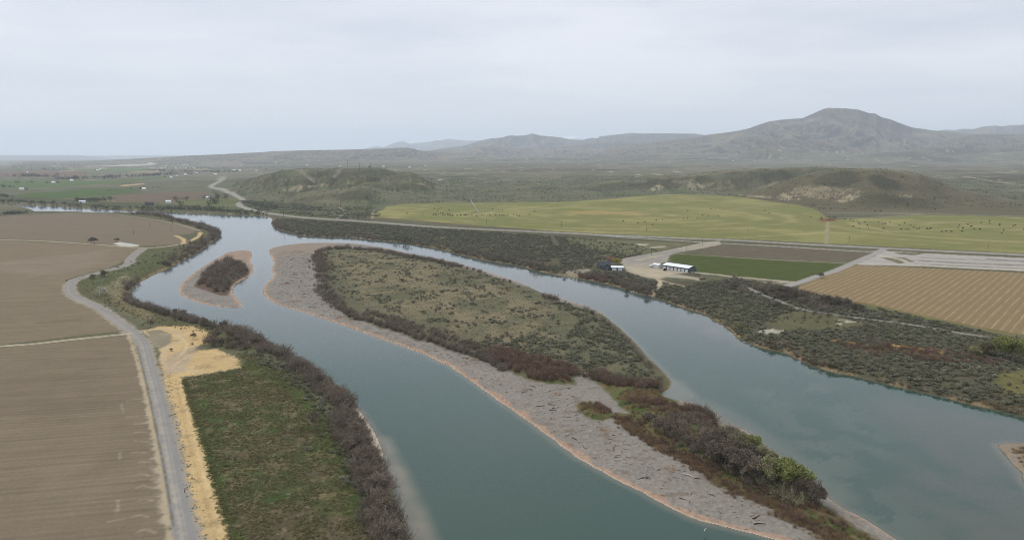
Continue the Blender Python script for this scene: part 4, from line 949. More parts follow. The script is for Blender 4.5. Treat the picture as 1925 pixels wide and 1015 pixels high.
q = inside_pts([(1170,735),(1262,725),(1250,745),(1200,758),(1160,745)], 170, 2.2); put('grs', q, .6, 1.3, 'island tail', zmin=.4)
# far-bank shore thickets
q = along([(518,420),(530,430),(560,439),(600,442),(650,443.5),(700,448),(750,452)], 360, 4); put('wil', q, 1.8, 4.0, 'far bank shore')
q = along([(516,414),(525,420),(545,432)], 60, 5); put('wil', q, 2, 4.5, 'far bank shore')
q = along([(750,452),(800,461),(860,475),(916,487),(974,496),(1010,506),(1046,514)], 560, 3.4); put('wil', q, 2.0, 4.4, 'far bank shore')
q = along([(850,470),(920,482),(1000,498),(1040,505)], 220, 5); put('wil', q, 1.8, 3.4, 'far bank shore')
q = along([(1082,519),(1100,522),(1129,528),(1178,541),(1202,549),(1225,554),(1270,569),(1300,580)], 330, 2.8); put('wil', q, 1.8, 4.2, 'far bank shore')
q = along([(1090,515),(1150,524),(1200,540),(1240,548)], 160, 4); put('wil', q, 1.8, 3.2, 'far bank shore')
q = along([(1280,575),(1310,582),(1350,600)], 60, 2.6); put('wil', q, 1.6, 3.4, 'far bank shore')
q = along([(1085,517),(1110,519),(1135,524)], 60, 2.6); put('red', q, 1.6, 3, 'far bank shore')
q = along([(1432,648),(1475,656),(1510,672),(1563,692),(1604,699),(1664,714),(1707,724)], 260, 2.2); put('wil', q, 1.0, 2.4, 'far bank shore')
q = along([(1700,722),(1773,738),(1829,753),(1878,764),(1921,775),(1980,790)], 150, 2.0); put('red', q, 1.0, 2.0, 'far bank shore')
q = along([(1385,630),(1432,652),(1475,661),(1510,678),(1563,697),(1664,718),(1773,744),(1829,758),(1878,768),(1921,779)], 260, 1.3); put('grs', q, .5, 1.2, 'far bank shore', zmin=.3)
q = along([(1830,752),(1880,758),(1925,765)], 90, 2.2); put('grs', q, .8, 1.6, 'far bank shore', zmin=.3)
q = inside_pts([(1440,640),(1500,650),(1560,680),(1600,696),(1530,686),(1470,660)], 60); put('red', q, 1.4, 2.6, 'far bank shore')
q = inside_pts([(1400,535),(1440,535),(1500,548),(1590,568),(1610,580),(1560,588),(1500,575),(1440,555)], 120); put('wil', q, 2.2, 4.2, 'by the stubble field')
q = inside_pts([(1570,645),(1640,650),(1800,665),(1900,680),(1880,690),(1700,680),(1600,660)], 130); put('red', q, 1.2, 2.8, 'far bank shore')
q = inside_pts([(1380,520),(1405,528),(1410,545),(1380,545),(1350,535)], 40); put('wil', q, 1.6, 3.2, 'by the stubble field')
q = inside_pts([(1635,640),(1660,640),(1665,655),(1640,655)], 14); put('wil', q, 2.0, 3.2, 'far bank shore')
q = FP([(1383,607),(1396,614),(1401,618),(1387,611)]); put('lim', q, 1.6, 2.6, 'far bank shore')
q = inside_pts([(1800,655),(1860,650),(1880,670),(1840,680)], 14); put('bud', q, 2.4, 4.0, 'far bank shore')
q = inside_pts([(1882,845),(1925,838),(2000,860),(1960,930),(1915,885)], 160, .8); put('grs', q, .4, 1.0, 'sand spit', zmin=.25)
# valley tree belts beyond the river
def belt(line, n, w, s0, s1): put('far', along(line, n, w), s0, s1, 'valley')
belt([(-60,376),(0,379),(60,382),(130,387),(200,391),(300,393)], 420, 12, 3, 6.5)
belt([(300,392),(380,395),(440,398),(500,403)], 300, 9, 2.5, 5)
belt([(150,379),(190,378)], 30, 8, 7, 10)
belt([(330,389),(420,393)], 60, 12, 3, 6)
belt([(455,379),(480,386),(540,394)], 160, 10, 2.5, 4.5)
for L, n, w, s0, s1 in (([(50,332),(90,331)], 26, 25, 10, 17), ([(120,338),(160,336)], 30, 22, 9, 15), ([(170,335),(240,333),(330,328)], 90, 30, 9, 15), ([(200,338),(215,333)], 10, 20, 9, 14),
    ([(0,330),(120,334)], 30, 25, 7, 12), ([(300,322),(400,324),(440,325)], 90, 40, 9, 14), ([(60,320),(110,320)], 20, 40, 8, 13), ([(300,317),(420,318)], 50, 70, 9, 14),
    ([(20,343),(50,345)], 8, 15, 6, 10), ([(470,318),(530,318)], 30, 60, 8, 12), ([(0,315),(200,317)], 50, 80, 8, 13), ([(100,311),(330,309)], 60, 160, 8, 13), ([(440,313),(620,314)], 40, 90, 6, 10), ([(0,352),(20,353)], 10, 12, 6, 10), ([(190,360),(300,352)], 24, 8, 3, 5), ([(0,368),(15,372)], 20, 9, 4, 8), ([(0,404),(40,402)], 50, 8, 3.5, 6)):
    belt(L, n, w, s0, s1)
FAR = [clump_crown(60 + i, 260, M_ever) for i in range(2)]
FARM_ = [FAR[0][1], FAR[1][1]]

M_tuft = plain_mat('meadow_tuft', lin(128,130,90), .3, .95, .35, col2=lin(146,136,104))
def tuft_mesh(seed):
    random.seed(seed); b = MB()
    for i in range(46):
        p = Vector((random.gauss(0, .4), random.gauss(0, .4), 0)); b.ribbon(p, p + Vector((random.gauss(0, .25), random.gauss(0, .25), random.uniform(.3, .8))), .05, .012)
    return b.mesh('grass_tuft', M_tuft)
M_cob = plain_mat('river_cobble', lin(156,150,143), .1, .95, .4, col2=lin(128,122,116))
def cob_mesh(seed):
    bm = bmesh.new(); bmesh.ops.create_icosphere(bm, subdivisions=1, radius=.5); random.seed(seed)
    for v in bm.verts: v.co = Vector((v.co.x * 1.3, v.co.y, v.co.z * .55)) * random.uniform(.85, 1.15)
    me = bpy.data.meshes.new('cobble'); bm.to_mesh(me); bm.free(); me.materials.append(M_cob); return me
TUF = [tuft_mesh(300 + i) for i in range(3)]; COB = [cob_mesh(310 + i) for i in range(3)]
q = inside_pts(mead[:10] + [(690,1030),(450,1040)] + mead[14:], 15000); q = thin(q, 7, -.25, 210, .3); put('tuf', q, .25, .6, 'meadow')
q = along([(346,714),(356,748),(372,796),(393,868),(410,930),(438,1015),(460,1080)], 900, .7); put('tuf', q, .25, .7, 'meadow')
q = along([(316,700),(328,770),(346,855),(364,940),(384,1020)], 240, .9); put('tuf', q, .15, .4, 'meadow')
q = inside_pts([(150,540),(250,510),(330,470),(372,455),(340,490),(262,540),(240,575),(330,605),(400,620),(380,625),(262,598),(200,570)], 2500); put('tuf', q, .25, .6, 'bank')
q = inside_pts([(600,500),(700,478),(900,515),(1100,590),(1230,700),(1100,700),(850,635),(640,560)], 6000, 2.3); put('tuf', q, .2, .5, 'island')
q = inside_pts([(515,480),(585,462),(610,560),(700,615),(850,663),(1010,722),(1075,725),(1110,700),(1150,780),(1270,858),(1430,940),(1640,1030),(1480,1020),(1290,965),(1100,865),(900,725),(760,650),(500,555)], 15000, 1.); put('cob', q, .12, .34, 'bar', sink=.1)
# drawing order by how large each shows
def screen_size(b): return b[3] / math.sqrt(b[0] ** 2 + b[1] ** 2 + 1e4)
def in_frame(b):
    Yc = b[1] * CP + H0 * SP; v = CY - F * (( - (H0)) * CP + b[1] * SP) / Yc; u = CX + F * b[0] / Yc
    return int(-10 < u < 1935 and 280 < v < 1030)
def gn_scatter(name, items, meshobjs, zsc=1.):
    me = bpy.data.meshes.new(name); n = len(items)
    me.vertices.add(n); arr = np.array([[b[0], b[1], b[2]] for b in items], np.float32); me.vertices.foreach_set('co', arr.ravel())
    for an_, vals in (('psc', [b[3] for b in items]), ('prot', rng.uniform(0, 6.28, n))):
        at = me.attributes.new(an_, 'FLOAT', 'POINT'); at.data.foreach_set('value', np.array(vals, np.float32))
    at = me.attributes.new('pvar', 'INT', 'POINT'); at.data.foreach_set('value', rng.integers(0, len(meshobjs), n).astype(np.int32))
    o = bpy.data.objects.new(name, me); C.objects.link(o)
    ng = bpy.data.node_groups.new(name + '_scatter', 'GeometryNodeTree')
    ng.interface.new_socket('Geometry', in_out='INPUT', socket_type='NodeSocketGeometry'); ng.interface.new_socket('Geometry', in_out='OUTPUT', socket_type='NodeSocketGeometry')
    gi = ng.nodes.new('NodeGroupInput'); go = ng.nodes.new('NodeGroupOutput'); jn = ng.nodes.new('GeometryNodeJoinGeometry')
    def attr(nm, t):
        q_ = ng.nodes.new('GeometryNodeInputNamedAttribute'); q_.data_type = t; q_.inputs[0].default_value = nm; return [s for s in q_.outputs if s.enabled][0]
    sc_ = attr('psc', 'FLOAT'); ro = attr('prot', 'FLOAT'); va = attr('pvar', 'INT')
    cr = ng.nodes.new('ShaderNodeCombineXYZ'); ng.links.new(ro, cr.inputs[2])
    for k, mo in enumerate(meshobjs):
        oi = ng.nodes.new('GeometryNodeObjectInfo'); oi.transform_space = 'ORIGINAL'; oi.inputs[0].default_value = mo; oi.inputs[1].default_value = True
        cm_ = ng.nodes.new('FunctionNodeCompare'); cm_.data_type = 'INT'; cm_.operation = 'EQUAL'
        ins_ = [s for s in cm_.inputs if s.enabled]; ng.links.new(va, ins_[0]); ins_[1].default_value = k
        ip = ng.nodes.new('GeometryNodeInstanceOnPoints'); ng.links.new(gi.outputs[0], ip.inputs['Points']); ng.links.new(cm_.outputs[0], ip.inputs['Selection'])
        ng.links.new(oi.outputs['Geometry'], ip.inputs['Instance']); ng.links.new(cr.outputs[0], ip.inputs['Rotation']); ng.links.new(sc_, ip.inputs['Scale'])
        ng.links.new(ip.outputs[0], jn.inputs[0])
    ng.links.new(jn.outputs[0], go.inputs[0])
    md = o.modifiers.new('scatter', 'NODES'); md.node_group = ng; return o
SPEC = {
 'sage': (SAGE, 'sagebrush', 'shrub', 'grey green rounded sagebrush', 'sagebrush_cover', 'sagebrush'),
 'wil': (WIL, 'bare_shrub', 'shrub', 'leafless grey brown willow thicket', 'bare_thicket_cover', 'bare willow shrubs'),
 'red': (RED, 'red_willow', 'shrub', 'reddish brown bare willow bush', 'red_thicket_cover', 'red willow bushes'),
 'grs': (GRS, 'dry_grass_clump', 'grass clump', 'tan clump of dead bunch grass', 'dry_grass_cover', 'dry grass clumps'),
 'bud': (BUD, 'budding_shrub', 'shrub', 'shrub with pale budding green twigs', 'budding_cover', 'budding shrubs'),
 'lim': (LIM, 'green_shrub', 'shrub', 'bright lime green leafing shrub', 'green_cover', 'green shrubs'),
}
PLACE = {'far bank terrace': 'on the scrub terrace below the highway', 'near side of far bank': 'on the far bank between river and stubble field', 'foot of the hills': 'between the highway and the low hills',
 'big island': 'on the large gravel edged island', 'left bank': 'along the near left bank beside meadow and road', 'upper left bank': 'on the wooded bend of the left bank', 'small island': 'in the thicket on the small island',
 'island tail': 'on the narrow south tail of the large island', 'gravel bar': 'standing alone out on the gravel bar', 'far bank shore': 'at the waterline of the far bank', 'by the stubble field': 'beside the stubble field corner', 'sand spit': 'on the small sand spit at the right edge'}
for kind, items in BAG.items():
    if kind in ('far', 'tuf', 'cob'): continue
    meshes, nm, cat, look, stuffname, grp = SPEC[kind]
    items.sort(key=lambda b: (-(in_frame(b)), -screen_size(b)))
    indiv, rest = items[:300], items[300:]
    protos = []
    for i, b in enumerate(indiv):
        o = bpy.data.objects.new(nm, meshes[i % len(meshes)]); C.objects.link(o)
        o.location = b[:3]; o.rotation_euler = (0, 0, random.uniform(0, 6.28)); o.scale = (b[3], b[3], b[3] * random.uniform(.85, 1.15))
        tag(o, look + ' ' + PLACE[b[5]], cat, grp + ' ' + PLACE[b[5]])
        if i < len(meshes): protos.append(o)
    if rest:
        o = gn_scatter(stuffname, rest, protos); tag(o, {'sagebrush_cover': 'dense grey green sagebrush covering the banks and islands', 'bare_thicket_cover': 'dense leafless grey brown thicket lining the river banks', 'red_thicket_cover': 'reddish bare willow thicket on island and shore', 'dry_grass_cover': 'tan dead grass fringing gravel bar and shore'}.get(stuffname, look + ' ground cover'), 'undergrowth', None, 'stuff')
    print(kind, len(items))
for kind, ms, nm, lb in (('tuf', TUF, 'meadow_grass', 'olive and straw coloured grass tufts over meadow and island'), ('cob', COB, 'river_gravel', 'grey cobbles strewn over the long gravel bar')):
    items = BAG[kind]; pr = []
    for k_ in range(3):      # one small object per shape, holding the first few plants of its kind
        b = items[k_]; o = bpy.data.objects.new(nm, ms[k_]); C.objects.link(o); o.location = b[:3]; o.scale = (b[3],) * 3; tag(o, lb, 'grass' if kind == 'tuf' else 'gravel', None, 'stuff'); pr.append(o)
    o = gn_scatter(nm, items[3:], pr); tag(o, lb, 'grass' if kind == 'tuf' else 'gravel', None, 'stuff')
# distant valley trees: things with trunk and crown
fb = sorted(BAG['far'], key=lambda b: (-(in_frame(b)), -screen_size(b)))
def tree_inst(name, tm, cm_, loc, s, label, group, rz=None, sz=1.):
    t = bpy.data.objects.new(name, None); C.objects.link(t); t.location = loc; t.rotation_euler = (0, 0, random.uniform(0, 6.28) if rz is None else rz); t.scale = (s * sz, s * sz, s)
    for n_, m_ in (('trunk', tm), ('crown', cm_)):
        c_ = bpy.data.objects.new(n_, m_); C.objects.link(c_); c_.parent = t
    tag(t, label, 'tree', group); return t
first = []
for i, b in enumerate(fb[:260]):
    T_, K_ = FAR[i % 2]; r_ = tree_inst('valley_tree', T_, K_, b[:3], b[3], 'dark rounded tree in the farm valley across the river', 'trees of the valley across the river', sz=random.uniform(.9, 1.4))
    if i < 2: first.append(r_.children[0] if r_.children else None)
crowns = [o for o in C.objects if o.parent and o.name.startswith('crown')][:2]
o = gn_scatter('distant_woods', fb[260:], crowns); tag(o, 'hazy tree belts and copses far off in the valley', 'woods', None, 'stuff')

# individual trees
COT = [tree_meshes(70 + i, M_twig, None, 0, 4, .6, 1.5) for i in range(2)]
GRN = [tree_meshes(75 + i, M_twig, M_gtwig, 9, 4, .6, 1.5) for i in range(1)]
LGR = [tree_meshes(80 + i, M_gtwig, M_lime, 26, 4, .62, 1.5) for i in range(1)]
DEAD = tree_meshes(85, M_white, None, 0, 3, .55, 2.); DEAD[0].materials.clear(); DEAD[0].materials.append(M_white)
GLD = clump_crown(90, 700, M_gold, .5)
def T1(kind, u, v, h, label, group=None, z=None, sz=1., name='tree'):
    zz = 2.3 if z is None else z
    p = FP([(u, v)], zz)[0]; zt = float(hfun(np.array([p[0]]), np.array([p[1]]))[0])
    return tree_inst(name, kind[0], kind[1], (p[0], p[1], zt - .05), h, label, group, sz=sz)
bt = 'bare cottonwoods on the island tail'
for k, (u, v, h) in enumerate([(1238,812,6),(1222,800,5.5),(1262,820,6),(1330,858,8),(1345,870,8.5),(1362,880,9),(1380,888,9.5),(1395,900,9.5),(1410,884,9),(1350,845,8),(1425,908,9.5),(1455,908,8.5),(1372,862,8.5),(1330,835,6.5)]):
    T1(COT[k % 2], u, v, h, 'bare grey cottonwood on the narrow south tail of the large island', bt, name='cottonwood')
for u, v, h, l in [(1395,860,9,'pale green budding cottonwood in the middle of the island tail grove'), (1428,880,8,'olive budding cottonwood left of the bright green tree on the island tail'), (1450,915,9.5,'grey green budding cottonwood just left of the bright green island tree')]:
    T1(GRN[0], u, v, h, l, name='cottonwood')
T1(LGR[0], 1478, 923, 10, 'bright yellow green leafing tree on the tail of the large island', name='leafing_tree', sz=1.15)
T1(LGR[0], 1410, 850, 7, 'yellow green leafing tree at the far edge of the island grove', name='leafing_tree', sz=1.1)
T1(LGR[0], 1440, 868, 5.5, 'small yellow green tree by the water above the bright green tree', name='leafing_tree')
T1(COT[0], 1448, 868, 5.5, 'small bare round tree at the water edge behind the bright green tree', name='cottonwood')
for u, v, h in [(1510,935,7.5),(1525,940,8),(1540,948,7)]:
    T1(COT[1], u, v, h, 'bare spiky tree right of the bright green tree on the island tip', 'bare trees at the island tip', name='cottonwood', sz=.8)
T1(LGR[0], 1903, 680, 12.5, 'large round yellow green tree at the right edge of the far bank', name='leafing_tree', z=3, sz=1.25)
T1(GRN[0], 1855, 668, 8, 'olive budding tree left of the large round tree on the far bank', name='cottonwood', z=3, sz=1.2)
T1(GRN[0], 1835, 672, 6, 'small olive budding tree beside the red thicket on the far bank', name='cottonwood', z=3, sz=1.2)
T1(COT[0], 1545, 523, 5, 'lone round bare bush tree beside the diagonal road and stubble field', name='bare_tree', z=3, sz=1.5)
for k, (u, v, h) in enumerate([(1430,553,6),(1452,556,7),(1468,558,8.5),(1480,560,9),(1493,562,8.5),(1510,566,6.5),(1532,572,7),(1552,574,7.5),(1570,576,8),(1588,578,7),(1605,582,5),(1620,586,5),(1392,552,5.5),(1462,580,5),(1545,588,5),(1380,545,5)]):
    T1(COT[k % 2], u, v, h, 'grey leafless tree in the row beside the stubble field corner', 'bare trees by the stubble field', name='bare_tree', z=3, sz=1.15)
T1(COT[0], 592, 808, 7.5, 'bare spreading tree at the meadow edge of the near left bank', name='bare_tree', z=3, sz=1.0)
T1(COT[1], 283, 616, 5, 'lone dark bare tree beside the road above the sand lot', name='bare_tree', z=3, sz=.9)
T1(COT[0], 363, 638, 4, 'small bare tree standing on the pale sand lot', name='bare_tree', z=3)
T1(COT[1], 322, 660, 1.6, 'low dark bush in the loop of the sand lot', name='bare_tree', z=3, sz=1.6)
for u, v, h in [(398,652,6),(410,640,7),(432,650,6),(445,648,6.5),(420,618,6),(385,612,6),(330,592,6),(344,596,7)]:
    T1(COT[(u // 2) % 2], u, v, h, 'bare tree among the shrubs between sand lot and river', 'bare trees between sand lot and river', name='bare_tree', z=3)
for u, v, h in [(480,650,5.5),(520,672,5.5),(560,694,6),(600,726,6),(640,770,6),(668,820,6),(690,870,6.5),(705,920,6.5),(722,965,6.5),(738,1008,6.5),(640,740,5.5),(655,850,5),(700,985,5)]:
    T1(COT[v % 2], u, v, h, 'bare bushy tree in the thicket lining the near left bank', 'bare trees in the near left bank thicket', name='bare_tree', z=3, sz=1.1)
T1(GRN[0], 197, 520, 6, 'yellow green tree between ploughed field and river bend', name='leafing_tree', z=3, sz=1.2)
T1(GRN[0], 174, 524, 4, 'small green tree left of the yellow green tree by the ploughed field', name='leafing_tree', z=3, sz=1.2)
T1(DEAD, 187, 556, 7, 'fallen looking bleached dead tree between road bend and river', name='dead_tree', z=3, sz=1.2)
T1(COT[0], 177, 458, 8, 'bare shrubby tree beside the small pond in the ploughed fields', name='bare_tree', z=3, sz=1.5)
T1(COT[1], 219, 455, 5, 'second bare tree by the pond in the ploughed fields', name='bare_tree', z=3, sz=1.3)
T1(GLD, 1160, 497, 6.5, 'small golden yellow tree behind the grey blue house', name='yellow_tree', z=3)
for k, (u, v, h) in enumerate([(758,452,9),(768,453,9.5),(748,451,8),(742,446,7),(1178,543,5),(1215,550,6),(1062,512,4)]):
    T1(FAR[k % 2] if u < 800 else COT[0], u, v, h, 'grey round tree on the far shore opposite the island head' if u < 800 else 'bare tree leaning over the far shore below the homestead', 'trees along the far shore', name='shore_tree', z=3)
for u, v, h, l in [(331,382,17,'dark round tree beside the white farm shed across the river'), (341,388,13,'lower dark tree right of the farm shed across the river'), (351,378,12,'lone dark tree between the farm shed and the tree clump'), (400,384,20,'dark tall tree of the clump by the highway curve'), (412,378,20,'second dark tree of the clump by the highway curve'), (394,388,13,'front tree of the clump by the highway curve'), (408,386,15,'lowest tree of the clump by the highway curve'), (424,376,16,'right tree of the clump by the highway curve'), (384,375,11,'slim tree left of the farmhouse by the highway curve'), (207,379,13,'round tree on the far valley shore left of the brown field')]:
    T1(FAR[int(u) % 2], u, v, h, l, name='farm_tree', z=3, sz=1.1)
for u, v in [(1543,412),(1560,411),(1566,411),(1571,412),(1645,399),(1655,399),(1297,515),(1305,517),(1312,518)]:
    T1(FAR[u % 2], u, v, 4.5 if u > 1350 else 2.4, 'small dark bush at the corral between the two pastures' if u < 1600 and u > 1400 else ('low dark bush at the foot of the round hill' if u > 1600 else 'dark rounded bush in front of the long metal shed'), 'dark bushes near corral, hill and shed', name='dark_bush', z=3, sz=1.4)

# ------------------------------------------------------------------ driftwood on the gravel bars
def drift_mesh(seed):
    random.seed(seed); b = MB(); p = Vector((-.5, 0, .03)); d = Vector((1, random.gauss(0, .1), random.uniform(0, .08))).normalized(); r = .062
    for i in range(4):
        q = p + d * .25; b.tube(p, q, r, r * .78, 6); r *= .78; p = q; d = (d + Vector((0, random.gauss(0, .2), random.gauss(0, .05)))).normalized()
        if random.random() < .6: b.tube(p, p + Vector((random.uniform(.05, .15), random.gauss(0, .12), random.uniform(.02, .12))), r * .6, r * .2, 5)
    b.tube((-.5, 0, .03), (-.53, .02, .06), .05, .03, 6); return b.mesh('driftwood_log', M_drift)
DW = [drift_mesh(i) for i in range(5)]
bar = [(520,475),(560,470),(590,480),(592,510),(603,540),(612,560),(650,600),(700,618),(780,642),(850,660),(940,695),(1010,722),(1075,728),(1085,745),(1080,765),(1130,790),(1185,806),(1270,858),(1335,900),(1430,940),(1520,990),(1580,1020),(1480,1010),(1370,985),(1290,960),(1160,892),(1080,850),(990,780),(900,715),(820,668),(720,630),(600,588),(520,562),(505,540),(522,518),(520,500)]
q = inside_pts(bar, 620, 1.2); z = hfun(q[:, 0], q[:, 1]); k = (z > .5) & (z < 1.7); q = q[k]; z = z[k]
li = [(p[0], p[1], zz, 0, 0, '') for p, zz in zip(q, z)]
it = []
for p in li:
    it.append((p[0], p[1], p[2], min(3.2, 1.05 * math.exp(abs(random.gauss(0, .5)))), 1, ''))
it.sort(key=lambda b: (-(in_frame(b)), -screen_size(b)))
dp = []
for i, b in enumerate(it[:300]):
    o = bpy.data.objects.new('driftwood_log', DW[i % 5]); C.objects.link(o); o.location = b[:3]; o.rotation_euler = (0, 0, random.gauss(-.35, .9)); o.scale = (b[3], b[3] * .9, b[3] * .9)
    tag(o, 'dark weathered driftwood lying on the long gravel bar', 'driftwood', 'driftwood stranded on the gravel bar')
    if i < 5: dp.append(o)
o = gn_scatter('driftwood_litter', it[300:] + [(b[0], b[1], b[2], b[3] * .95, 1, '') for b in [(p[0], p[1], float(hfun(p[:1], p[1:])[0]), 1.0) for p in inside_pts(bar, 900, 1.2)]], dp); tag(o, 'small dark sticks of driftwood strewn over the gravel bar', 'driftwood', None, 'stuff')
for u, v, L_, rz in [(1295,893,3.4,-.5),(1068,741,2.2,1.3),(1045,766,2.,1.2),(1112,811,2.2,1.4),(1354,951,2.2,1.2),(1325,995,2.,1.3),(1180,833,2.4,.3)]:
    p = FP([(u, v)], 1.2)[0]; me_ = DW[u % 5].copy(); me_.materials.clear(); me_.materials.append(M_white)
    o = bpy.data.objects.new('bleached_log', me_); C.objects.link(o); o.location = (p[0], p[1], 1.25); o.rotation_euler = (0, 0, rz); o.scale = (L_, L_, L_)
    tag(o, 'bleached white log lying on the grey gravel bar', 'driftwood', 'bleached logs on the gravel bar')

# ------------------------------------------------------------------ buildings
M_bwall = plain_mat('blue_grey_wall', lin(98,104,110), .06); M_broof = plain_mat('dark_shingle', lin(74,78,86), .12)
M_wroof = plain_mat('white_metal_roof', (.62,.63,.64), .04, .5, spec=.4); M_wh = plain_mat('white_paint', (.58,.58,.56), .04, .6)
M_glass = plain_mat('window_glass', (.03,.04,.05), .02, .15, spec=.5); M_tan = plain_mat('tan_wall', lin(150,130,110), .08); M_brn = plain_mat('brown_roof', lin(112,84,70), .1)
M_conc = plain_mat('concrete', lin(160,156,150), .08); M_metal = plain_mat('galvanised_metal', lin(170,172,174), .05, .5, spec=.5); M_wood = plain_mat('pole_wood', lin(84,70,60), .15)
M_tire = plain_mat('tyre_rubber', (.02,.02,.02), .02); M_cattle = plain_mat('black_hide', (.018,.015,.014), .1, .8, .4); M_red = plain_mat('red_paint', lin(120,52,44), .05, .6)
def part(name, mb, mat, parent, smooth=False):
    me = mb.mesh(name, mat); o = bpy.data.objects.new(name, me); C.objects.link(o); o.parent = parent
    return o
def root(name, loc, rz, label, cat, group=None):
    t = bpy.data.objects.new(name, None); C.objects.link(t); t.location = loc; t.rotation_euler = (0, 0, rz); tag(t, label, cat, group); return t
def gable(b, x0, x1, y0, y1, z0, z1, ov=.4, th=.16):
    """roof with ridge along x: two real slabs"""
    ym = (y0 + y1) / 2
    for s, ye in ((-1, y0 - ov), (1, y1 + ov)):
        sl = (z1 - z0) / (ym - y0); ze = z0 - ov * sl; i = len(b.v)
        for xx in (x0 - ov, x1 + ov):
            b.v += [Vector((xx, ye, ze)), Vector((xx, ym, z1)), Vector((xx, ym, z1 + th)), Vector((xx, ye, ze + th))]
        for f in ((0,1,2,3),(7,6,5,4),(0,4,5,1),(3,2,6,7),(0,3,7,4),(1,5,6,2)): b.f.append(tuple(i + k for k in f)); b.mi.append(0)
def walls(b, x0, x1, y0, y1, z0, z1, rise):
    i = len(b.v); ym = (y0 + y1) / 2
    b.v += [Vector(q_) for q_ in ((x0,y0,z0),(x1,y0,z0),(x1,y1,z0),(x0,y1,z0),(x0,y0,z1),(x1,y0,z1),(x1,y1,z1),(x0,y1,z1),(x0,ym,z1+rise-.02),(x1,ym,z1+rise-.02))]
    for f in ((0,1,5,4),(2,3,7,6),(1,2,6,9,5),(3,0,4,8,7)): b.f.append(tuple(i + k for k in f)); b.mi.append(0)
def house(name, loc, rz, L_, W_, hw, rise, mw, mr, label, cat='house', group=None, wins=0, doors=0, garage=0, chimney=False, endwin=True):
    t = root(name, loc, rz, label, cat, group)
    b = MB(); walls(b, -L_/2, L_/2, -W_/2, W_/2, -.5, hw, rise); part('wall', b, mw, t)
    b = MB(); gable(b, -L_/2, L_/2, -W_/2, W_/2, hw, hw + rise); rf = part('roof', b, mr, t)
    if chimney: b = MB(); b.box((L_*.2, W_*.15, hw + rise), (.8, .6, 1.6)); part('chimney', b, M_conc, rf)
    for i in range(wins):
        for sy in (-1, 1):
            xx = -L_/2 + (i + .5) * L_ / wins; b = MB(); b.box((xx, sy * (W_/2 + .03), hw * .55), (1.5, .08, 1.2)); w_ = part('window', b, M_wh, t)
            b = MB(); b.box((xx, sy * (W_/2 + .06), hw * .55), (1.25, .06, .95)); part('pane', b, M_glass, w_)
    for i in range(garage):
        xx = -L_/2 + (i + .5) * L_ / garage; b = MB(); b.box((xx, -W_/2 - .04, 1.25), (L_ / garage * .72, .1, 2.5)); part('garage_door', b, M_wh, t)
    if doors: b = MB(); b.box((L_*.1, -W_/2 - .05, 1.05), (1.0, .1, 2.1)); part('door', b, M_wh if mw is not M_wh else M_brn, t)
    if endwin and wins:
        for sx in (-1, 1):
            b = MB(); b.box((sx * (L_/2 + .03), 0, hw * .6), (.08, 1.6, 1.2)); w_ = part('window', b, M_wh, t); b = MB(); b.box((sx * (L_/2 + .06), 0, hw * .6), (.06, 1.3, .95)); part('pane', b, M_glass, w_)
    return t
def gz(p): return float(hfun(np.array([p[0]]), np.array([p[1]]))[0])
# long metal shed
Pa, Pb = FP([(1246,505.5),(1294,512.5)]); dv = Pb - Pa; ang = math.atan2(dv[1], dv[0]); LL = float(np.hypot(*dv)); ctr = (Pa + Pb) / 2 + 5.5 * np.array([-math.sin(ang), math.cos(ang)])
print('shed len', LL, ang)
house('metal_shed', (ctr[0], ctr[1], 3.0), ang, LL, 11, 3.6, 1.5, M_bwall, M_wroof, 'long blue grey metal shed with white roof and a row of white doors', 'shed', garage=7, wins=0)
p = FP([(1236,503)])[0]
house('small_shed', (p[0], p[1], 3.0), ang, 6.5, 5, 2.8, .8, M_wh, M_wroof, 'small white roofed shed at the left end of the long metal shed', 'shed', garage=1, doors=0)
p = FP([(1136,505)])[0]
hm = house('house', (p[0], p[1] + 4, 3.0), -.12, 11.5, 9, 3.0, 2.4, M_bwall, M_broof, 'dark roofed blue grey house on the river bluff beside the yellow tree', wins=4, doors=1, chimney=True)
p = FP([(1141,507)])[0]
house('house_wing', (p[0], p[1] + 1.5, 3.0), math.pi / 2 - .12, 8, 6, 2.9, 2.3, M_bwall, M_broof, 'gabled dark roofed wing facing the river in front of the blue grey house', wins=2)
p = FP([(1160,509)])[0]
house('garage', (p[0] + .5, p[1] + 3, 3.0), -.12, 10, 6.5, 2.8, .9, M_bwall, M_wroof, 'low garage with pale roof joined right of the blue grey house', 'garage', garage=2)
p = FP([(1150,494)])[0]
house('cabin', (p[0], p[1] + 8, 3.0), -.1, 7, 5, 2.5, 1.6, M_tan, M_brn, 'small tan cabin with brown roof behind the blue grey house', wins=1)
# distant farm buildings
far_b = [(52,325,'w'),(135,340.5,'w'),(101,344.5,'w'),(108,343.8,'t'),(88.5,344.8,'t'),(40,306.8,'w'),(103,312.5,'w'),(353,311.8,'w'),(313,313,'w'),(397,314,'w'),(322,334.5,'w'),(349,329.5,'w'),(359,328.5,'t'),(369,326,'w'),(405,329,'w'),(184,320.6,'w'),(178,321,'t'),(189,318.5,'w'),(391,374.5,'w'),(317,382.5,'w'),(278,386,'d'),(284,386.5,'d'),(454,312,'w'),(463,314,'t'),(48,357,'t'),(41,357.5,'w'),(440,321,'w'),(451,321.5,'w'),(577,311.5,'w'),(721,314,'w'),(552,313.5,'t'),(800,312.6,'w'),(807,317,'t'),(770,316,'w'),(695,314.4,'t'),(640,314,'w'),(600,313.2,'w'),(430,320.5,'t'),(482,322,'w'),(500,319,'t'),(1378,303.5,'w'),(1417,303,'w'),(1425,303.2,'w'),(1470,303,'w'),(310,333.5,'t'),(333,332,'w'),(271,357,'w'),(265,356,'t'),(155,382.6,'w')]
mp = MP([(u, v) for u, v, c_ in far_b])
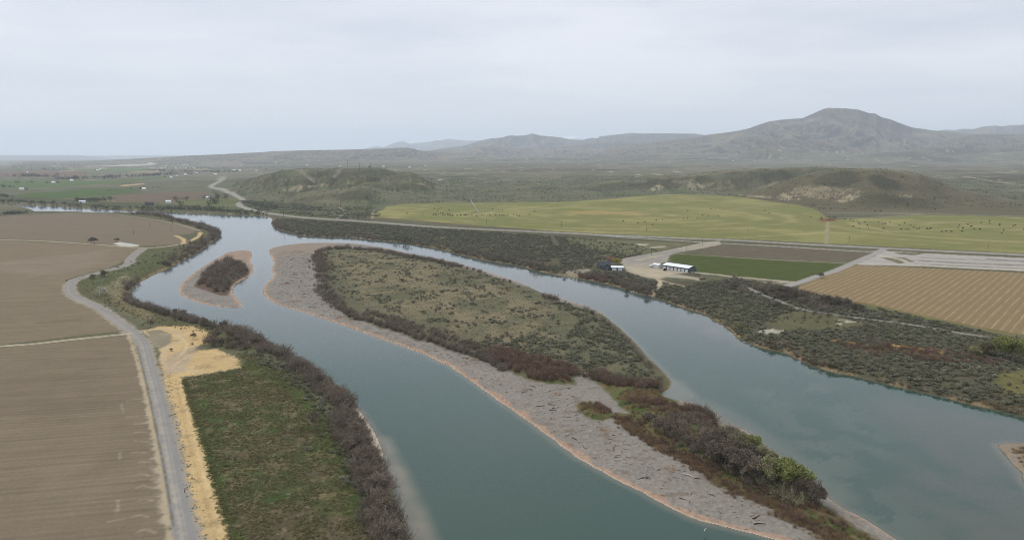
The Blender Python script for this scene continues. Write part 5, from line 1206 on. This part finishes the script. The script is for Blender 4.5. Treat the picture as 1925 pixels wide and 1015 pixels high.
for (u, v, c_), p in zip(far_b, mp):
    if u > 480 and int(u) % 3 == 0: continue
    L_ = random.uniform(8, 13) * (1 if p[1] < 3500 else 1.5); W_ = L_ * random.uniform(.45, .65)
    if p[1] > 5000: L_ *= .9; W_ *= .9
    mw, mr = {'w': (M_wh, M_wroof), 't': (M_tan, M_brn), 'd': (M_bwall, M_broof)}[c_]
    side = 'beyond the low hills' if u > 480 else ('in the farm valley across the river' if v < 360 else 'on the far valley shore near the highway curve')
    house('barn' if c_ == 'w' else 'farmhouse', (p[0], p[1], p[2]), random.uniform(-.5, .5), L_, W_, 4.2, 2.2, mw, mr, {'w': 'white roofed barn ', 't': 'tan brown roofed farmhouse ', 'd': 'dark grey farmhouse '}[c_] + side, 'barn' if c_ == 'w' else 'house', 'farm buildings ' + side, wins=2 if p[1] < 1500 else 0)

# ------------------------------------------------------------------ vehicles
def vehicle(loc, rz, mat, label, van=False):
    t = root('van' if van else 'pickup_truck', loc, rz, label, 'van' if van else 'truck')
    b = MB(); b.box((0, 0, .75), (5.2, 1.9, .7))
    if van: b.box((-.4, 0, 1.55), (4.2, 1.85, .95))
    bd = part('body', b, mat, t); bd.modifiers.new('bevel', 'BEVEL').width = .12
    if not van: b = MB(); b.box((.35, 0, 1.4), (1.9, 1.7, .65)); part('cab', b, mat, t)
    b = MB(); b.box((1.32 if not van else 1.75, 0, 1.45), (.12, 1.5, .45)); part('windscreen', b, M_glass, t)
    for sx in (-1.6, 1.6):
        for sy in (-.95, .95):
            b = MB(); b.tube((sx, sy - .12, .38), (sx, sy + .12, .38), .38, .38, 14); i = len(b.v)
            b.f.append(tuple(range(13, -1, -1))); b.f.append(tuple(range(14, 28))); b.mi += [0, 0]; part('wheel', b, M_tire, t)
    return t
for u, v, mt_, rz, l in [(1320,524.5,M_tan,.4,'small tan pickup parked at the end of the yard track'), (1250,508.5,M_tire,1.2,'black pickup parked in front of the long metal shed'), (1226,502.5,M_wh,.3,'white van left of the small white roofed shed')]:
    p = FP([(u, v)])[0]; vehicle((p[0], p[1], 3.03), rz, mt_, l, van='van' in l)
# moored boat
p = FP([(1192,549)], 0)[0]
t = root('boat', (p[0], p[1] - 1, -.12), .2, 'small white open boat moored at the shore below the homestead', 'boat')
b = MB(); sec = [(-2.6, .9, .1), (-1, 1.05, .0), (1, .95, .0), (2.2, .5, .12), (3.0, .05, .35)]
for xx, w_, zb in sec: b.v += [Vector((xx, -w_, .75)), Vector((xx, -w_*.7, zb)), Vector((xx, 0, zb - .1)), Vector((xx, w_*.7, zb)), Vector((xx, w_, .75))]
for i in range(4):
    for k in range(4): b.f.append((i*5+k, i*5+k+1, i*5+k+6, i*5+k+5)); b.mi.append(0)
b.f.append((0,1,2,3,4)); b.mi.append(0); part('hull', b, M_wh, t)
for xx in (-1.4, .4): b = MB(); b.box((xx, 0, .5), (.35, 1.7, .06)); part('seat', b, M_wood, t)

# ------------------------------------------------------------------ poles
def pole_proto(H_, arm=True):
    P_ = MB(); P_.tube((0, 0, -.5), (0, 0, H_), .24, .15, 8)
    return P_
poles = [(324,422,386,'in front of the river bend on the ploughed field'),(322,435,424,'on the ploughed field below the river bend'),(282,427,419,'on the upper ploughed field left of the bend'),(251,440,430,'in the middle of the upper ploughed field'),(126,456,449,'beside the pale track across the ploughed fields'),
 (533,409,377,'beside the highway below the badland hills'),(640,390,373,'at the foot of the badland hills'),(735,352,337,'on the shoulder of the flat topped hill'),(784,382,361,'at the far left corner of the pasture'),(654,317,302,'leftmost of three on the flat hilltop'),(676,320,306,'middle of three on the flat hilltop'),(697,322,307.5,'rightmost of three on the flat hilltop'),
 (795,407,399,'in the pasture among the grazing cattle at left'),(915,420.5,412,'on the pasture edge above the scrub terrace'),(1055,428,416,'on the near edge of the long pasture'),(1215,435,425.5,'on the near pasture edge above the homestead'),(1047,463,441,'pale one standing in the scrub terrace'),(1320,461,449,'where the homestead drive meets the highway'),(1225,480,471,'beside the homestead drive above the house'),(1406,443,430,'on the pasture edge above the fallow field'),(1596,455,444,'right of the lane between the pastures'),(1857,471,459,'on the right pasture near the gravel yard'),(1291,471,464,'small one beside the drive near the green field'),(1443,301,290,'far off on the plain below the peak'),(1508,302,291,'second far one on the plain below the peak'),(343,595-20,560,'slim one')]
poles = poles[:-1]
mp = MP([(u, v) for u, v, *_ in poles])
for (u, vb, vt, l), p in zip(poles, mp):
    Hh = (vb - vt) / F * p[1] * 1.02; Hh = min(max(Hh, 6), 60)
    t = root('utility_pole', p, .9 if u < 900 else 1.35, 'tall wooden utility pole ' + l, 'utility pole')
    rr = .0006 * max(p[1], 500) * .32
    b = MB(); b.tube((0, 0, -.5), (0, 0, Hh), max(.2, min(rr * 1.2, .42)), max(.12, min(rr, .3)), 8); part('pole', b, M_wood if 'pale' not in l else M_metal, t)
    if Hh > 8:
        b = MB(); b.box((0, 0, Hh - .9), (3.2 if Hh < 18 else 5.5, .2, .22)); ca = part('crossarm', b, M_wood, t)
        for sx in (-1, 0, 1):
            b = MB(); b.tube((sx * (1.4 if Hh < 18 else 2.5), 0, Hh - .8), (sx * (1.4 if Hh < 18 else 2.5), 0, Hh - .35), .09, .06, 6); part('insulator', b, M_conc, ca)
# post by the road and fence post
for u, v, l in [(318,783,'dark short post beside the near gravel road, upper one'), (347,925,'dark short post beside the near gravel road, lower one')]:
    p = FP([(u, v)])[0]; t = root('marker_post', (p[0], p[1], 3.0), 0, l, 'post'); b = MB(); b.tube((0, 0, -.2), (0, 0, 1.3), .1, .09, 8); part('post', b, M_wood, t); b = MB(); b.box((0, -.11, 1.05), (.22, .03, .3)); part('reflector', b, M_wh, t)

# ------------------------------------------------------------------ irrigation pivot
p0, p1 = FP([(900,404.5),(884,379)]); d = p1 - p0; L_ = float(np.hypot(*d)); an_ = math.atan2(d[1], d[0])
t = root('irrigation_pivot', (p0[0], p0[1], 3.0), an_, 'long pale centre pivot irrigation boom across the left part of the pasture', 'irrigation machine')
b = MB(); b.tube((0, 0, 4.2), (L_, 0, 4.2), .35, .35, 8); part('pipe', b, M_metal, t)
nT = 8
for k in range(nT + 1):
    xx = L_ * k / nT; b = MB()
    for sx in (-1.6, 1.6): b.tube((xx + sx * .6, sx, .5), (xx, 0, 4.2), .12, .1, 6)
    b.box((xx, 0, .7), (1.4, 3.6, .22)); tw = part('tower', b, M_metal, t)
    for sy in (-1.8, 1.8):
        b = MB(); b.tube((xx - .15, sy, .6), (xx + .15, sy, .6), .6, .6, 12); part('wheel', b, M_tire, tw)
b = MB()
for k in range(nT):
    for j in range(6):
        x0 = L_ * (k + j / 6) / nT; x1 = L_ * (k + (j + 1) / 6) / nT; za = 4.2 - 1.0 * math.sin(math.pi * j / 6); zb = 4.2 - 1.0 * math.sin(math.pi * (j + 1) / 6)
        b.tube((x0, 0, za), (x1, 0, zb), .06, .06, 4)
part('truss', b, M_metal, t)

# ------------------------------------------------------------------ cattle
def cow_mesh():
    me = bpy.data.meshes.new('cow_sk')
    V = [(0,0,1.05),(-.45,0,1.1),(-.8,0,1.12),(.45,0,1.08),(.8,0,1.2),(1.15,0,1.25),(1.45,0,1.12),(1.72,0,.92),
         (-.75,.24,.75),(-.8,.25,.4),(-.75,.25,0.02),(-.75,-.24,.75),(-.8,-.25,.4),(-.75,-.25,.02),(.6,.22,.7),(.62,.22,.38),(.6,.22,.02),(.6,-.22,.7),(.62,-.22,.38),(.6,-.22,.02),(-1.0,0,1.05),(-1.06,0,.6),(1.38,.2,1.22),(1.38,-.2,1.22)]
    E = [(0,1),(1,2),(0,3),(3,4),(4,5),(5,6),(6,7),(2,8),(8,9),(9,10),(2,11),(11,12),(12,13),(3,14),(14,15),(15,16),(3,17),(17,18),(18,19),(2,20),(20,21),(6,22),(6,23)]
    Rr = [.42,.41,.36,.40,.30,.20,.16,.10,.16,.09,.07,.16,.09,.07,.13,.08,.065,.13,.08,.065,.05,.035,.05,.05]
    me.from_pydata(V, E, []); o = bpy.data.objects.new('cow_sk', me); C.objects.link(o)
    md = o.modifiers.new('s', 'SKIN'); sv = me.skin_vertices[0].data
    for i, r_ in enumerate(Rr): sv[i].radius = (r_, r_ * (1.15 if i < 5 else 1))
    sv[0].use_root = True; o.modifiers.new('ss', 'SUBSURF').levels = 1
    dg = bpy.context.evaluated_depsgraph_get(); m2 = bpy.data.meshes.new_from_object(o.evaluated_get(dg)); bpy.data.objects.remove(o)
    m2.name = 'cow'; m2.materials.clear(); m2.materials.append(M_cattle); return m2
cow = cow_mesh()
z3 = [(55,558),(50,600),(62,590),(68,602),(78,572),(85,565),(110,597),(120,600),(145,601),(152,566),(160,598),(175,603),(205,603),(225,600),(250,601),(262,603),(275,600),(300,603),(330,607),(365,600),(380,603),(400,605),(415,600),(420,605),(435,562),(450,600),(460,602),(478,602),(490,603),(498,570),(500,601),(512,603),(528,600),(568,597),(590,603),(605,608),(672,598),(702,574),(1278,641),(1373,653),(1418,645),(1466,664),(1490,635),(1531,630),(1665,625),(1690,622),(1695,574),(1758,622),(1790,600),(1828,605),(1843,560),(1890,606)]
z2 = [(1668,650),(1705,657),(1725,650),(1780,658),(1690,668),(1670,690),(1685,695),(1700,690),(1715,685),(1730,690),(1740,685),(1755,695),(1770,688),(1785,695),(1790,705),(1810,705),(1845,705),(1870,705),(1905,700),(1465,688)]
z4 = [(250,710),(278,724),(546,750),(620,763),(768,765),(805,770),(822,778),(852,780),(855,793),(865,795),(895,783),(912,802),(918,820),(820,812),(862,826),(983,783),(1010,795),(1022,794),(1030,793),(1058,783),(1018,825),(1118,805),(1152,790),(1132,830),(1160,832),(1178,830),(1192,805),(1212,820),(1232,827),(1247,825),(1298,828),(1300,822),(1312,830),(1320,822),(1328,822),(1395,845),(1420,842),(1452,843),(1458,845),(1500,820),(1507,805),(1528,820),(1532,824),(1523,843),(1563,800),(1583,812),(1603,828),(1642,832),(1648,787),(1702,778),(1703,793),(1767,798),(1768,806),(1780,855),(1793,838),(1855,808),(1868,805),(1922,830),(668,770),(676,768),(690,768),(655,772)]
cp_ = [(800 + a_ * .2909, 230 + b_ * .2909, 'grazing the left part of the long pasture' if a_ < 1000 else 'grazing the middle of the long pasture') for a_, b_ in z3] + [(400 + a_ * .2494, 230 + b_ * .2494, 'grazing the left part of the long pasture') for a_, b_ in z2] + [(1365 + a_ * .2909, 190 + b_ * .2909, 'grazing the right hand pasture') for a_, b_ in z4]
for u, v, l in cp_:
    p = FP([(u, v + .6)])[0]; o = bpy.data.objects.new('cow', cow); C.objects.link(o); s_ = random.uniform(.95, 1.2)
    o.location = (p[0], p[1], gz(p)); o.rotation_euler = (0, 0, random.choice([0, math.pi]) + random.gauss(0, .6)); o.scale = (s_,) * 3
    tag(o, 'black cow ' + l, 'cow', 'black cattle ' + l)

# ------------------------------------------------------------------ air
hz = bpy.data.meshes.new('haze'); b = MB(); b.box((0, 17900, 477), (115200, 36800 + 2000, 2 * 485 - 0.)); 
zlo, zhi = -5.5, float(GZ.max()) + 60; b = MB(); b.box((0, 16500, (zlo + zhi) / 2), (116400, 41800, zhi - zlo))
print('top', GZ.max())
m = bpy.data.materials.new('haze_air'); m.use_nodes = True; nt = m.node_tree; nt.nodes.clear()
out = nt.nodes.new('ShaderNodeOutputMaterial'); vol = nt.nodes.new('ShaderNodeVolumePrincipled')
vol.inputs['Color'].default_value = (.79, .89, 1.0, 1); vol.inputs['Density'].default_value = 5.2e-5; vol.inputs['Anisotropy'].default_value = .25
nt.links.new(vol.outputs[0], out.inputs['Volume'])
o = bpy.data.objects.new('haze', b.mesh('haze', m)); C.objects.link(o); tag(o, 'thin pale haze filling the valley air', 'haze', None, 'stuff')

# ------------------------------------------------------------------ light
sd = Vector((-.50, .42, .76)).normalized(); el = math.asin(sd.z); rot = math.atan2(sd.x, sd.y)
sl = bpy.data.lights.new('sun', 'SUN'); sl.energy = 1.5; sl.angle = R(10); sl.color = (1, .96, .9)
so_ = bpy.data.objects.new('sun', sl); C.objects.link(so_); so_.rotation_euler = (-sd).to_track_quat('-Z', 'Y').to_euler()
w = bpy.data.worlds.new('World'); bpy.context.scene.world = w; w.use_nodes = True; nt = w.node_tree; nt.nodes.clear()
out = nt.nodes.new('ShaderNodeOutputWorld'); sky = nt.nodes.new('ShaderNodeTexSky'); sky.sky_type = 'NISHITA'; sky.sun_disc = False
sky.sun_elevation = el; sky.sun_rotation = rot; sky.altitude = 800; sky.dust_density = 3; sky.air_density = 1.2
b1 = nt.nodes.new('ShaderNodeBackground'); b1.inputs[1].default_value = .08; nt.links.new(sky.outputs[0], b1.inputs[0])
tc = nt.nodes.new('ShaderNodeTexCoord'); sx = nt.nodes.new('ShaderNodeSeparateXYZ'); nt.links.new(tc.outputs['Generated'], sx.inputs[0])
zz = mul(nt, mul(nt, sx.outputs[2], 0, 'MAXIMUM'), .10, 'ADD')
cv = nt.nodes.new('ShaderNodeCombineXYZ'); nt.links.new(mul(nt, sx.outputs[0], zz, 'DIVIDE'), cv.inputs[0]); nt.links.new(mul(nt, sx.outputs[1], zz, 'DIVIDE'), cv.inputs[1])
n1 = noise_node(nt, mapping(nt, tc.outputs['Generated'], (1.6, 1.2, 7.), .3), 1.3, 6, .5); n2 = noise_node(nt, mapping(nt, cv.outputs[0], (.5, .9, 1), .5), 1., 6, .55)
cl = mul(nt, mul(nt, n1, .65), mul(nt, n2, .35), 'ADD')
hor = maprange(nt, sx.outputs[2], 0, .13, 0, 1)
cc = mixcol(nt, maprange(nt, cl, .38, .62, 0, 1), lin0(203,211,226), lin0(240,242,249))
hc = mixcol(nt, hor, lin0(222,228,236), cc)
hc = scalecol(nt, hc, maprange(nt, sx.outputs[2], .2, .9, 1.0, 1.7))
b2 = nt.nodes.new('ShaderNodeBackground'); b2.inputs[1].default_value = .83; nt.links.new(hc, b2.inputs[0])
mx = nt.nodes.new('ShaderNodeMixShader'); mx.inputs[0].default_value = .9; nt.links.new(b1.outputs[0], mx.inputs[1]); nt.links.new(b2.outputs[0], mx.inputs[2]); nt.links.new(mx.outputs[0], out.inputs[0])

# ------------------------------------------------------------------ camera
cam = bpy.data.cameras.new('camera'); cam.sensor_width = 36; cam.lens = F / 1925 * 36; cam.clip_start = 1; cam.clip_end = 120000
co = bpy.data.objects.new('camera', cam); C.objects.link(co); co.location = (0, 0, H0); co.rotation_euler = (math.pi / 2 - PIT, 0, 0)
S = bpy.context.scene; S.camera = co
S.view_settings.view_transform = 'Standard'; S.view_settings.look = 'None'; S.view_settings.exposure = .32; S.view_settings.gamma = 1
S.render.engine = 'CYCLES'; cy = S.cycles; cy.filter_width = 1.0; cy.use_denoising = True; cy.denoiser = 'OPENIMAGEDENOISE'; cy.denoising_prefilter = 'NONE'; cy.denoising_input_passes = 'RGB_ALBEDO_NORMAL'; cy.max_bounces = 4; cy.diffuse_bounces = 2; cy.glossy_bounces = 2; cy.volume_bounces = 1; cy.use_adaptive_sampling = True; cy.adaptive_threshold = .01
cy.transparent_max_bounces = 8; cy.caustics_reflective = False; cy.caustics_refractive = False
